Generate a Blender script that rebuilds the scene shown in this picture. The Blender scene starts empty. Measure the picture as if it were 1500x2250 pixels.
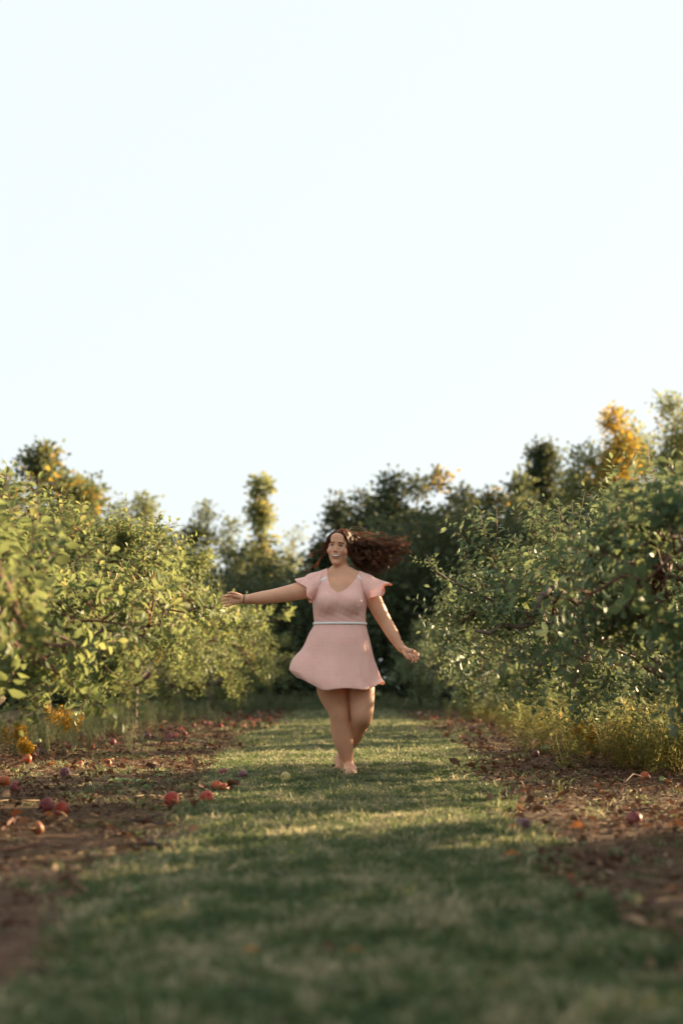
import bpy, math, random
import numpy as np
from mathutils import Vector, Matrix, Euler
from mathutils.bvhtree import BVHTree
random.seed(11); R = random.Random(5); rng = np.random.default_rng(7)
SC = bpy.context.scene; COL = SC.collection
PI = math.pi

# ------------------------------------------------------------------ camera, sky, sun, exposure
F = 3125.0; CAMZ = 0.575; PITCH = math.atan(385.0 / F); DP = 9.5
cam_d = bpy.data.cameras.new('camera'); cam = bpy.data.objects.new('camera', cam_d); COL.objects.link(cam)
cam_d.sensor_fit = 'VERTICAL'; cam_d.sensor_height = 36.0; cam_d.lens = 50.0
cam_d.clip_start = 0.05; cam_d.clip_end = 3000
cam.location = (0, 0, CAMZ); cam.rotation_euler = (PI / 2 + PITCH, 0, 0)
cam_d.dof.use_dof = True; cam_d.dof.focus_distance = 9.45; cam_d.dof.aperture_fstop = 1.6
SC.camera = cam
SUN_EL = math.radians(13.5); SUN_AZ = math.radians(55)
world = bpy.data.worlds.new('World'); SC.world = world; world.use_nodes = True
nt = world.node_tree; nt.nodes.clear()
sky = nt.nodes.new('ShaderNodeTexSky'); sky.sky_type = 'NISHITA'; sky.sun_disc = False
sky.sun_elevation = SUN_EL; sky.sun_rotation = SUN_AZ; sky.air_density = 1.0; sky.dust_density = 3.0; sky.ozone_density = 1.0
hz = nt.nodes.new('ShaderNodeMix'); hz.data_type = 'RGBA'; hz.inputs[0].default_value = 0.95
hz.inputs[7].default_value = (3.20, 3.44, 3.47, 1)
bgn = nt.nodes.new('ShaderNodeBackground'); bgn.inputs[1].default_value = 0.066
wo = nt.nodes.new('ShaderNodeOutputWorld')
nt.links.new(sky.outputs[0], hz.inputs[6]); nt.links.new(hz.outputs[2], bgn.inputs[0]); nt.links.new(bgn.outputs[0], wo.inputs[0])
sun_d = bpy.data.lights.new('sun', 'SUN'); sun = bpy.data.objects.new('sun', sun_d); COL.objects.link(sun)
sun_d.energy = 5.0; sun_d.angle = math.radians(0.6); sun_d.color = (1.0, 0.75, 0.44)
SV = Vector((math.cos(SUN_EL) * math.sin(SUN_AZ), math.cos(SUN_EL) * math.cos(SUN_AZ), math.sin(SUN_EL)))
sun.rotation_euler = SV.to_track_quat('Z', 'Y').to_euler(); sun.location = SV * 60
SC.view_settings.view_transform = 'Standard'; SC.view_settings.look = 'None'
SC.view_settings.exposure = 2.15; SC.view_settings.gamma = 1.0
SC.render.engine = 'CYCLES'
SC.cycles.use_denoising = True
SC.cycles.max_bounces = 6; SC.cycles.diffuse_bounces = 3; SC.cycles.glossy_bounces = 2; SC.cycles.transmission_bounces = 4
SC.cycles.transparent_max_bounces = 8; SC.cycles.caustics_reflective = False; SC.cycles.caustics_refractive = False

def W(px, py, d=DP):
    """the point at distance d (along y) that the photograph shows at pixel (px, py): used to measure the place"""
    r = (px - 750) / F; u = (1125 - py) / F
    y = math.cos(PITCH) - u * math.sin(PITCH); z = math.sin(PITCH) + u * math.cos(PITCH)
    k = d / y
    return Vector((r * k, d, CAMZ + z * k))
def G(px, py):
    r = (px - 750) / F; u = (1125 - py) / F
    y = math.cos(PITCH) - u * math.sin(PITCH); z = math.sin(PITCH) + u * math.cos(PITCH)
    k = -CAMZ / z
    return (r * k, y * k)

# ------------------------------------------------------------------ helpers
def tag(o, label=None, cat=None, group=None, kind=None):
    if label: o['label'] = label
    if cat: o['category'] = cat
    if group: o['group'] = group
    if kind: o['kind'] = kind
    return o
def empty(name, loc=(0, 0, 0), rz=0):
    o = bpy.data.objects.new(name, None); COL.objects.link(o); o.location = loc; o.rotation_euler = (0, 0, rz)
    o.empty_display_size = .1
    return o
class MB:
    def __init__(s): s.v = []; s.f = []; s.a = []
    def add(s, vs, fs, a=0.5):
        n = len(s.v); s.v.extend([tuple(v) for v in vs]); s.f.extend([tuple(i + n for i in f) for f in fs]); s.a.extend([a] * len(vs))
    def tube(s, pts, rad, sides=6, a=0.5, cap=True):
        pts = [Vector(p) for p in pts]; n = len(pts)
        if not hasattr(rad, '__len__'): rad = [rad] * n
        base = len(s.v); up = None
        for i, p in enumerate(pts):
            t = (pts[min(i + 1, n - 1)] - pts[max(i - 1, 0)])
            if t.length < 1e-9: t = Vector((0, 0, 1))
            t.normalize()
            if up is None:
                up = Vector((1, 0, 0)) if abs(t.x) < .8 else Vector((0, 1, 0))
            up = (up - t * up.dot(t)).normalized(); b = t.cross(up)
            for k in range(sides):
                an = 2 * PI * k / sides
                q = p + (up * math.cos(an) + b * math.sin(an)) * rad[i]
                s.v.append(tuple(q)); s.a.append(a)
        for i in range(n - 1):
            for k in range(sides):
                k2 = (k + 1) % sides
                s.f.append((base + i * sides + k, base + i * sides + k2, base + (i + 1) * sides + k2, base + (i + 1) * sides + k))
        if cap:
            s.f.append(tuple(base + k for k in range(sides))[::-1]); s.f.append(tuple(base + (n - 1) * sides + k for k in range(sides)))
    def mesh(s, name, mat, smooth=True):
        me = bpy.data.meshes.new(name); me.from_pydata(s.v, [], s.f)
        at = me.attributes.new('var', 'FLOAT', 'POINT'); at.data.foreach_set('value', np.array(s.a, dtype=np.float32))
        if mat: me.materials.append(mat)
        if smooth: me.polygons.foreach_set('use_smooth', [True] * len(me.polygons))
        me.update(); return me
    def build(s, name, mat, parent=None, smooth=True):
        return link(name, s.mesh(name, mat, smooth), parent)
def link(name, me, parent=None):
    o = bpy.data.objects.new(name, me); COL.objects.link(o)
    if parent is not None: o.parent = parent
    return o

def mat_new(name):
    m = bpy.data.materials.new(name); m.use_nodes = True; m.node_tree.nodes.clear(); return m, m.node_tree
def N(nt, t, **kw):
    n = nt.nodes.new(t)
    for k, v in kw.items(): setattr(n, k, v)
    return n
def ramp(nt, fac, stops):
    r = nt.nodes.new('ShaderNodeValToRGB'); el = r.color_ramp.elements
    while len(el) > 1: el.remove(el[-1])
    el[0].position = stops[0][0]; el[0].color = (*stops[0][1], 1)
    for p, c in stops[1:]:
        e = el.new(p); e.color = (*c, 1)
    nt.links.new(fac, r.inputs[0]); return r.outputs[0]
def mathn(nt, op, a, b=None, clamp=False):
    n = nt.nodes.new('ShaderNodeMath'); n.operation = op; n.use_clamp = clamp
    for i, x in enumerate((a, b)):
        if x is None: continue
        if isinstance(x, (int, float)): n.inputs[i].default_value = x
        else: nt.links.new(x, n.inputs[i])
    return n.outputs[0]
def mixc(nt, fac, a, b, mode='MIX'):
    n = nt.nodes.new('ShaderNodeMix'); n.data_type = 'RGBA'; n.blend_type = mode
    for i, x in ((0, fac), (6, a), (7, b)):
        if isinstance(x, (int, float)): n.inputs[i].default_value = x
        elif isinstance(x, tuple): n.inputs[i].default_value = (*x, 1)
        else: nt.links.new(x, n.inputs[i])
    return n.outputs[2]
def noise(nt, scale, detail=3, vec=None, rough=.55):
    n = nt.nodes.new('ShaderNodeTexNoise'); n.inputs['Scale'].default_value = scale; n.inputs['Detail'].default_value = detail
    n.inputs['Roughness'].default_value = rough
    if vec is not None: nt.links.new(vec, n.inputs['Vector'])
    return n.outputs[0]
def principled(name, color, rough=.6, spec=.4, bump=None, sss=0, noise_amt=0, noise_scale=20, color2=None):
    m, nt = mat_new(name)
    p = N(nt, 'ShaderNodeBsdfPrincipled'); o = N(nt, 'ShaderNodeOutputMaterial'); nt.links.new(p.outputs[0], o.inputs[0])
    p.inputs['Roughness'].default_value = rough; p.inputs['Specular IOR Level'].default_value = spec
    tc = N(nt, 'ShaderNodeTexCoord').outputs['Object']
    if color2:
        nz = noise(nt, noise_scale, 4, tc)
        c = ramp(nt, nz, [(.3, color), (.7, color2)]); nt.links.new(c, p.inputs['Base Color'])
    else: p.inputs['Base Color'].default_value = (*color, 1)
    if bump:
        b = N(nt, 'ShaderNodeBump'); b.inputs['Strength'].default_value = bump[0]; b.inputs['Distance'].default_value = bump[2]
        nt.links.new(noise(nt, bump[1], 5, tc), b.inputs['Height']); nt.links.new(b.outputs[0], p.inputs['Normal'])
    if sss:
        p.inputs['Subsurface Weight'].default_value = sss; p.inputs['Subsurface Radius'].default_value = (1, .35, .2); p.inputs['Subsurface Scale'].default_value = .012
    return m
def leafmat(name, stops, under, trans=.35, rough=.5, inst=.5, wscale=None, wamt=0, tcol=None, spec=.16):
    """thin two-sided leaf: stops = colour ramp over the per-leaf value"""
    m, nt = mat_new(name)
    at = N(nt, 'ShaderNodeAttribute', attribute_name='var').outputs['Fac']
    oi = N(nt, 'ShaderNodeObjectInfo').outputs['Random']
    f = mathn(nt, 'ADD', mathn(nt, 'MULTIPLY', at, 1 - inst), mathn(nt, 'MULTIPLY', oi, inst))
    if wscale:
        ge = N(nt, 'ShaderNodeNewGeometry').outputs['Position']
        w = mathn(nt, 'ADD', mathn(nt, 'SUBTRACT', noise(nt, wscale, 3, ge), .5), mathn(nt, 'MULTIPLY', mathn(nt, 'SUBTRACT', noise(nt, wscale * 5, 2, ge), .5), 1.3))
        f = mathn(nt, 'ADD', f, mathn(nt, 'MULTIPLY', w, wamt), clamp=True)
    c = ramp(nt, f, stops)
    gb = N(nt, 'ShaderNodeNewGeometry').outputs['Backfacing']
    cc = mixc(nt, mathn(nt, 'MULTIPLY', gb, .65), c, under)
    p = N(nt, 'ShaderNodeBsdfPrincipled'); p.inputs['Roughness'].default_value = rough; p.inputs['Specular IOR Level'].default_value = spec
    nt.links.new(cc, p.inputs['Base Color'])
    t = N(nt, 'ShaderNodeBsdfTranslucent')
    hs = N(nt, 'ShaderNodeHueSaturation'); hs.inputs['Saturation'].default_value = 1.0; hs.inputs['Value'].default_value = 1.9
    nt.links.new(c, hs.inputs['Color'])
    tc = mixc(nt, .35, hs.outputs[0], tcol or (.48, .46, .20))
    nt.links.new(tc, t.inputs[0])
    mx = N(nt, 'ShaderNodeMixShader'); mx.inputs[0].default_value = trans
    nt.links.new(p.outputs[0], mx.inputs[1]); nt.links.new(t.outputs[0], mx.inputs[2])
    o = N(nt, 'ShaderNodeOutputMaterial'); nt.links.new(mx.outputs[0], o.inputs[0])
    return m

def vnoise(x, y, s=1.0, seed=0):
    x = np.asarray(x, float) * s; y = np.asarray(y, float) * s
    xi = np.floor(x).astype(np.int64); yi = np.floor(y).astype(np.int64); fx = x - xi; fy = y - yi
    fx = fx * fx * (3 - 2 * fx); fy = fy * fy * (3 - 2 * fy)
    def h(a, b):
        n = (a * 374761393 + b * 668265263 + seed * 1442695041) & 0x7fffffff
        n = ((n ^ (n >> 13)) * 1274126177) & 0x7fffffff
        return ((n ^ (n >> 16)) & 0xffff) / 65535.0
    return (h(xi, yi) * (1 - fx) + h(xi + 1, yi) * fx) * (1 - fy) + (h(xi, yi + 1) * (1 - fx) + h(xi + 1, yi + 1) * fx) * fy
def fnoise(x, y, s=1.0, seed=0):
    return .5 * vnoise(x, y, s, seed) + .3 * vnoise(x, y, s * 2.1, seed + 1) + .2 * vnoise(x, y, s * 4.3, seed + 2)

# instancing through geometry nodes: a point cloud mesh carries rotation, scale and variant of each copy
def proto_coll(name, meshes):
    c = bpy.data.collections.new(name)
    for i, me in enumerate(meshes):
        o = bpy.data.objects.new('%s.%03d' % (name, i + 1), me); c.objects.link(o)
    return c
def scatter_group(coll):
    g = bpy.data.node_groups.new('scatter', 'GeometryNodeTree')
    g.interface.new_socket('Geometry', in_out='INPUT', socket_type='NodeSocketGeometry')
    g.interface.new_socket('Geometry', in_out='OUTPUT', socket_type='NodeSocketGeometry')
    gi = g.nodes.new('NodeGroupInput'); go = g.nodes.new('NodeGroupOutput')
    ci = g.nodes.new('GeometryNodeCollectionInfo'); ci.inputs['Collection'].default_value = coll
    ci.inputs['Separate Children'].default_value = True; ci.inputs['Reset Children'].default_value = True
    ip = g.nodes.new('GeometryNodeInstanceOnPoints'); ip.inputs['Pick Instance'].default_value = True
    def attr(n, t):
        a = g.nodes.new('GeometryNodeInputNamedAttribute'); a.data_type = t; a.inputs[0].default_value = n
        return a.outputs[0]
    g.links.new(gi.outputs[0], ip.inputs['Points']); g.links.new(ci.outputs[0], ip.inputs['Instance'])
    g.links.new(attr('idx', 'INT'), ip.inputs['Instance Index'])
    g.links.new(attr('rot', 'FLOAT_VECTOR'), ip.inputs['Rotation'])
    g.links.new(attr('scl', 'FLOAT'), ip.inputs['Scale'])
    g.links.new(ip.outputs[0], go.inputs[0])
    return g
_groups = {}
def scatter(name, coll, pts, rots, scl, idx, parent=None):
    if coll.name not in _groups: _groups[coll.name] = scatter_group(coll)
    me = bpy.data.meshes.new(name); n = len(pts)
    me.vertices.add(n); me.vertices.foreach_set('co', np.asarray(pts, dtype=np.float32).ravel())
    me.attributes.new('rot', 'FLOAT_VECTOR', 'POINT').data.foreach_set('vector', np.asarray(rots, dtype=np.float32).ravel())
    me.attributes.new('scl', 'FLOAT', 'POINT').data.foreach_set('value', np.asarray(scl, dtype=np.float32))
    me.attributes.new('idx', 'INT', 'POINT').data.foreach_set('value', np.asarray(idx, dtype=np.int32))
    me.update()
    o = link(name, me, parent)
    md = o.modifiers.new('scatter', 'NODES'); md.node_group = _groups[coll.name]
    return o

# ------------------------------------------------------------------ materials
M = {}
M['bark'] = principled('bark', (.085, .06, .045), .9, .2, bump=(.8, 40, .01), color2=(.17, .13, .10), noise_scale=25)
M['redbark'] = principled('redbark', (.11, .045, .03), .7, .3, bump=(.6, 60, .004), color2=(.20, .10, .07), noise_scale=30)
M['darkbark'] = principled('darkbark', (.05, .038, .03), .9, .2, bump=(.8, 12, .02), color2=(.10, .08, .065), noise_scale=6)
M['apple_leaf'] = leafmat('apple_leaf', [(0, (.024, .048, .015)), (.4, (.058, .092, .026)), (.7, (.120, .155, .042)), (.93, (.24, .21, .06)), (1, (.32, .15, .04))],
                          (.20, .25, .12), trans=.42, inst=.35)
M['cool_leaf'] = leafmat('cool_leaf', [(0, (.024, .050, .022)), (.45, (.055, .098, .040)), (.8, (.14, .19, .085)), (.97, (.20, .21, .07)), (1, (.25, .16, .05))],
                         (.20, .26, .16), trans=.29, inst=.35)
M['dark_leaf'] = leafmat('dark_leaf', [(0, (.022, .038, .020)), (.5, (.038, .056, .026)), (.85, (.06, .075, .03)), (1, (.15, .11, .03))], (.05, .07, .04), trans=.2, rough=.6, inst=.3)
M['mid_leaf'] = leafmat('mid_leaf', [(0, (.035, .055, .025)), (.5, (.06, .085, .03)), (.85, (.10, .11, .035)), (1, (.26, .17, .03))], (.08, .10, .05), trans=.3, rough=.6, inst=.3)
M['gold_leaf'] = leafmat('gold_leaf', [(0, (.22, .15, .04)), (.5, (.42, .28, .05)), (1, (.55, .38, .08))], (.4, .28, .06), trans=.35, rough=.6, inst=.3, tcol=(.7, .4, .03))
M['grass'] = leafmat('grass', [(0, (.024, .060, .022)), (.3, (.058, .108, .042)), (.54, (.12, .155, .072)), (.74, (.25, .225, .14)), (1, (.40, .34, .22))],
                     (.09, .11, .05), trans=.30, rough=.5, inst=.35, wscale=2.2, wamt=2.2)
M['weed'] = leafmat('weed', [(0, (.07, .10, .045)), (.6, (.12, .15, .075)), (1, (.22, .22, .11))], (.13, .16, .09), trans=.3, rough=.6)
M['yweed'] = leafmat('yweed', [(0, (.07, .10, .03)), (.5, (.16, .17, .05)), (.8, (.30, .24, .07)), (1, (.32, .15, .05))], (.2, .2, .08), trans=.38, rough=.6, inst=.3)
M['gold_flower'] = leafmat('gold_flower', [(0, (.42, .22, .02)), (1, (.60, .36, .03))], (.4, .25, .03), trans=.2, rough=.7, tcol=(.6, .34, .03))
M['litter'] = leafmat('litter', [(0, (.045, .024, .017)), (.45, (.10, .054, .036)), (.72, (.18, .10, .065)), (.9, (.32, .21, .13)), (1, (.42, .34, .24))], (.15, .10, .07), trans=.12, rough=.7, inst=.7, tcol=(.3, .1, .03))
M['orange_leaf'] = leafmat('orange_leaf', [(0, (.26, .06, .015)), (1, (.48, .17, .03))], (.26, .12, .05), trans=.25, rough=.5, tcol=(.6, .2, .02))
M['green_leaf'] = leafmat('green_leaf', [(0, (.14, .22, .07)), (1, (.24, .30, .13))], (.3, .35, .24), trans=.25, rough=.5)
M['straw'] = leafmat('straw', [(0, (.13, .075, .045)), (.6, (.26, .17, .10)), (1, (.42, .31, .20))], (.2, .14, .09), trans=.1, rough=.7, inst=.7, tcol=(.3, .2, .1))

# ------------------------------------------------------------------ ground
def turf(x, y):
    """1 on the grass strip, 0 on the bare ground beside it"""
    x = np.asarray(x, float); y = np.asarray(y, float)
    t = np.clip((y - 4.5) / 12, 0, 1)
    l = .68 + .30 * t; r = .73 + .42 * t
    n = (fnoise(x, y, 1.6, 3) - .5) * .5 + (fnoise(x, y, 7, 13) - .5) * .16 + (vnoise(x, y, .45, 9) - .5) * .3
    d = np.where(x < 0, l + x, r - x) + n * .8
    return np.clip(d / .09 + .5, 0, 1)
def gz(x, y):
    x = np.asarray(x, float); y = np.asarray(y, float)
    w = np.exp(-(np.abs(y) / 60) ** 4)
    return ((fnoise(x, y, 2.2, 21) - .5) * .022 + (fnoise(x, y, .6, 31) - .5) * .03) * w
xs = np.concatenate([[-900, -300, -120, -60, -30, -18, -12, -9], np.arange(-7.5, 7.51, .07), [9, 12, 18, 30, 60, 120, 300, 900]])
ys = [-60, -20, -8, -3, 0, 1]
while ys[-1] < 45: ys.append(ys[-1] + max(.06, .011 * ys[-1]))
ys = np.array(ys + [50, 60, 80, 120, 200, 400, 900, 1800])
X, Y = np.meshgrid(xs, ys); Z = gz(X, Y)
nx, ny = len(xs), len(ys)
I = np.arange(nx * ny).reshape(ny, nx)
fc = np.stack([I[:-1, :-1], I[:-1, 1:], I[1:, 1:], I[1:, :-1]], -1).reshape(-1, 4)
me = bpy.data.meshes.new('ground'); me.from_pydata(np.stack([X, Y, Z], -1).reshape(-1, 3).tolist(), [], fc.tolist())
far = np.clip((Y - 36) / 6, 0, 1)
me.attributes.new('turf', 'FLOAT', 'POINT').data.foreach_set('value', np.maximum(turf(X, Y), far).ravel().astype(np.float32))
me.polygons.foreach_set('use_smooth', [True] * len(me.polygons))
m, nt = mat_new('orchard_ground')
pos = N(nt, 'ShaderNodeNewGeometry').outputs['Position']
at = N(nt, 'ShaderNodeAttribute', attribute_name='turf').outputs['Fac']
n1 = noise(nt, 14, 6, pos, .7); n2 = noise(nt, 1.3, 3, pos); n3 = noise(nt, 60, 4, pos, .7)
soil = ramp(nt, n1, [(.25, (.036, .016, .010)), (.5, (.095, .047, .030)), (.72, (.17, .10, .068)), (.85, (.28, .19, .13))])
soil = mixc(nt, mathn(nt, 'MULTIPLY', n2, .4), soil, (.085, .088, .045))
gr = ramp(nt, n3, [(.25, (.030, .042, .016)), (.6, (.065, .078, .030)), (.85, (.14, .125, .06))])
col = mixc(nt, at, soil, gr)
p = N(nt, 'ShaderNodeBsdfPrincipled'); p.inputs['Roughness'].default_value = .95; p.inputs['Specular IOR Level'].default_value = .15
nt.links.new(col, p.inputs['Base Color'])
b = N(nt, 'ShaderNodeBump'); b.inputs['Strength'].default_value = .9; b.inputs['Distance'].default_value = .02
nt.links.new(n1, b.inputs['Height']); nt.links.new(b.outputs[0], p.inputs['Normal'])
o = N(nt, 'ShaderNodeOutputMaterial'); nt.links.new(p.outputs[0], o.inputs[0])
me.materials.append(m)
tag(link('ground', me), kind='structure')

# ------------------------------------------------------------------ foliage prototypes
def leaf_geo(mb, base, d, nrm, L, Wd, a, curl=.35, fold=.25, pet=.18, st=5):
    """a pointed oval leaf: midrib, two folded halves, drooping tip"""
    d = d.normalized(); s = d.cross(nrm)
    if s.length < 1e-4: s = d.cross(Vector((.3, .5, .7)))
    s.normalize(); n = s.cross(d).normalized()
    p = Vector(base); n0 = len(mb.v); vs = [p.copy()]; cur = d.copy(); p = p + d * L * pet
    prof = {5: (0, .72, 1., .74, 0), 4: (0, .9, .85, 0), 3: (0, 1, 0)}[st]
    rows = []
    seg = L * (1 - pet) / (st - 1)
    for i in range(st):
        w = prof[i] * Wd * .5; nn = s.cross(cur).normalized()
        if w == 0: rows.append((p.copy(),))
        else: rows.append((p - s * w + nn * w * fold * 2, p.copy(), p + s * w + nn * w * fold * 2))
        cur = (cur - n * curl / (st - 1)).normalized(); p = p + cur * seg
    vs = []; idx = []
    for r in rows:
        idx.append([len(vs) + j for j in range(len(r))]); vs += list(r)
    fs = []
    for i in range(st - 1):
        A, B = idx[i], idx[i + 1]
        if len(A) == 1: fs += [(A[0], B[1], B[0]), (A[0], B[2], B[1])]
        elif len(B) == 1: fs += [(A[0], A[1], B[0]), (A[1], A[2], B[0])]
        else: fs += [(A[0], A[1], B[1], B[0]), (A[1], A[2], B[2], B[1])]
    k = len(vs); vs += [Vector(base) - s * .0012, Vector(base) + s * .0012]; fs.append((k, k + 1, 0))
    mb.add(vs, fs, a)
def leaf_spec(rnd, L0):
    return L0 * rnd.uniform(.75, 1.2)
def make_shoot(seed, length=.34, nl=14, L0=.078, curve=.25):
    """stem tube + the list of its leaves; returns (stem MB, leaves)"""
    rnd = random.Random(seed); pts = []; p = Vector((0, 0, 0)); d = Vector((0, 0, 1)); bend = Vector((rnd.uniform(-1, 1), rnd.uniform(-1, 1), 0)) * curve
    ns = 6
    for i in range(ns + 1):
        pts.append(p.copy()); d = (d + bend / ns + Vector((rnd.gauss(0, .05), rnd.gauss(0, .05), 0))).normalized(); p = p + d * length / ns
    st = MB(); st.tube(pts, [.0032 * (1 - .6 * i / ns) for i in range(ns + 1)], 3, .5)
    leaves = []; az = rnd.uniform(0, 6.28)
    for k in range(nl):
        t = .06 + .94 * (k + .5) / nl; i = min(int(t * ns), ns - 1); q = pts[i].lerp(pts[i + 1], t * ns - i); ax = (pts[i + 1] - pts[i]).normalized()
        az += 2.4 + rnd.gauss(0, .35)
        s = ax.orthogonal().normalized(); s.rotate(Matrix.Rotation(az, 3, ax))
        up = rnd.uniform(.15, .9) + (.7 if k == nl - 1 else 0)
        dd = (s + ax * up + Vector((rnd.gauss(0, .15),) * 3)).normalized()
        L = leaf_spec(rnd, L0) * (.6 if k >= nl - 2 else 1)
        leaves.append((q, dd, (ax + Vector((rnd.gauss(0, .3), rnd.gauss(0, .3), 0))).normalized(), L, L * rnd.uniform(.38, .50), min(1, max(0, rnd.gauss(.45, .24))), rnd.uniform(.1, .7), rnd.uniform(.1, .32)))
    return st, leaves
NV = 9
SHOOTS = [make_shoot(100 + i, length=R.uniform(.24, .42), nl=R.choice([13, 15, 17]), curve=R.uniform(.1, .7)) for i in range(NV)]
def shoot_coll(name, lm):
    ms = []
    for st, lv in SHOOTS:
        mb = MB()
        for q, dd, nn, L, wd, a, cu, fo in lv: leaf_geo(mb, q, dd, nn, L, wd, a, cu, fo, st=4)
        n = len(mb.f); mb.add(st.v, st.f, .5)
        me = mb.mesh(name, lm); me.materials.append(M['redbark'])
        for i in range(n, len(me.polygons)): me.polygons[i].material_index = 1
        ms.append(me)
    return proto_coll(name, ms)
SH = {'apple_leaf': shoot_coll('warm_shoot', M['apple_leaf']), 'cool_leaf': shoot_coll('cool_shoot', M['cool_leaf'])}
LEAFM = {}
for k in ('apple_leaf', 'cool_leaf'):
    LEAFM[k] = []
    for i in range(12):
        mb = MB(); leaf_geo(mb, Vector((0, 0, 0)), Vector((0, 1, 0)), Vector((0, 0, 1)), 1, R.uniform(.40, .52), min(1, max(0, R.gauss(.45, .25))), R.uniform(.1, .7), R.uniform(.1, .32), st=5)
        LEAFM[k].append(mb.mesh('leaf', M[k]))

def in_view(p, m=.02):
    if p.y < 1: return False
    px = 750 + p.x / p.y * F
    c, s = math.cos(PITCH), math.sin(PITCH); zz = p.z - CAMZ
    py = 1125 - F * (zz * c - p.y * s) / (p.y * c + zz * s)
    return (-20 < px < 1520) and (0 < py < 2250)

def gnarl(a, b, n, amp, rnd, sag=0):
    pts = []
    for i in range(n + 1):
        t = i / n; p = a.lerp(b, t) + Vector((rnd.gauss(0, amp), rnd.gauss(0, amp), rnd.gauss(0, amp))) * math.sin(PI * t) ** .5
        p.z += sag * math.sin(PI * t); pts.append(p)
    return pts

def apple_tree(x, y, rx, ry, h, seed, lk, label, group, zlow=.35, nshoot=850, nclu=95, parts=True, lean=0, extra=None, exm='redbark'):
    rnd = random.Random(seed); zg = float(gz(x, y))
    root = empty('apple_tree', (x, y, zg)); tag(root, label, 'apple tree', group)
    th = rnd.uniform(.5, .65); top = Vector((lean, rnd.uniform(-.1, .1), th))
    mb = MB(); tp = gnarl(Vector((0, 0, -.06)), top, 6, .018, rnd)
    mb.tube(tp, [.085, .066, .060, .057, .056, .060, .055], 9); mb.build('trunk', M['bark'], root)
    zc = (h + zlow) / 2; hz_ = (h - zlow) / 2
    limbs = []
    nl = 7
    for i in range(nl):
        az = 2 * PI * i / nl + rnd.uniform(-.3, .3); el = rnd.uniform(.1, .75)
        e = Vector((math.cos(az) * rx * .66, math.sin(az) * ry * .66, zc + hz_ * (el - .35)))
        if i == nl - 1: e = Vector((rnd.uniform(-.2, .2), rnd.uniform(-.2, .2), h * .82))
        pts = gnarl(tp[-1 - rnd.choice((0, 0, 1))], e, 7, .055, rnd, .10)
        limbs.append(pts)
        m_ = MB(); m_.tube(pts, [.040 * (1 - .7 * k / 7) for k in range(8)], 7); m_.build('limb', M['bark'], root)
    if extra:
        for pts, r0, r1 in extra:
            pp = [Vector(q) - Vector((x, y, zg)) for q in pts]; n = len(pp) - 1
            m_ = MB(); m_.tube(pp, [r0 + (r1 - r0) * k / n for k in range(n + 1)], 7); m_.build('limb', M[exm], root)
    allp = [p for l in limbs for p in l[2:]]
    tw = MB(); P = []; D = []
    per = nshoot / nclu
    for c in range(nclu):
        az = rnd.uniform(0, 2 * PI); cz = rnd.uniform(-1, 1); r = rnd.uniform(.35, 1) ** .45
        s_ = math.sqrt(1 - cz * cz) ** .8
        lump = .86 + .3 * vnoise(az * 1.3 + seed, cz * 1.7, 1, seed)
        rr = r * float(lump)
        q = Vector((math.cos(az) * s_ * rx * rr, math.sin(az) * s_ * ry * rr, zc + cz * hz_ * rr * (.95 if cz > 0 else 1)))
        # a crown is wider low down than an egg
        if q.z < zc: q.x *= 1.07; q.y *= 1.07
        b = min(allp, key=lambda a: (a - q).length)
        pts = gnarl(b, q, 6, .03, rnd, .04)
        tw.tube(pts, [.011 * (1 - .65 * k / 6) for k in range(7)], 4)
        out = Vector((q.x / rx ** 2, q.y / ry ** 2, (q.z - zc) / hz_ ** 2)).normalized()
        for k in range(max(3, int(rnd.gauss(per, per * .25)))):
            t = rnd.uniform(.35, 1.0); i = min(int(t * 6), 5); pp = pts[i].lerp(pts[i + 1], t * 6 - i)
            d = out * rnd.uniform(.4, 1.1) + Vector((rnd.gauss(0, .55), rnd.gauss(0, .55), rnd.gauss(0, .45)))
            d.z += .55 if q.z > zc else (-.1 if rnd.random() < .55 else .4)
            if pp.z < zlow + .12: d.z = abs(d.z) * .3
            P.append(pp); D.append(d.normalized())
    # upright water sprouts that break the outline
    for k in range(40):
        az = rnd.uniform(0, 2 * PI); r = rnd.uniform(.1, .95)
        P.append(Vector((math.cos(az) * rx * r * .8, math.sin(az) * ry * r * .8, zc + hz_ * math.sqrt(1 - (r * .85) ** 2) - .08)))
        D.append(Vector((rnd.gauss(0, .22), rnd.gauss(0, .22), 1)).normalized())
    ext = []
    if extra:
        for pts, r0, r1 in extra:
            pp = [Vector(q) - Vector((x, y, zg)) for q in pts]
            for k in range(16 if len(pp) > 3 else 6):
                ext.append(len(P)); t = rnd.uniform(.2, .75) * (len(pp) - 2); i = int(t); P.append(pp[i].lerp(pp[i + 1], t - i)); D.append(Vector((rnd.gauss(0, .6), rnd.gauss(0, .6), rnd.gauss(.3, .6))).normalized())
    idx = [rnd.randrange(NV) for _ in P]; scl = [rnd.uniform(.75, 1.25) for _ in P]; quat = []
    for i in ext: scl[i] = rnd.uniform(.35, .7)
    for d in D:
        q = d.to_track_quat('Z', 'Y'); q = q @ Matrix.Rotation(rnd.uniform(0, 6.28), 3, 'Z').to_quaternion(); quat.append(q)
    big = set()
    if parts:
        off = Vector((x, y, zg))
        cand = [i for i in range(len(P)) if in_view(P[i] + off + D[i] * .15)]
        def key(i):
            w = P[i] + off; return w.y + .45 * abs(w.x)
        cand.sort(key=key); n = 0
        for i in cand:
            nleaf = len(SHOOTS[idx[i]][1])
            if n + nleaf > 298: break
            big.add(i); n += nleaf
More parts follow.
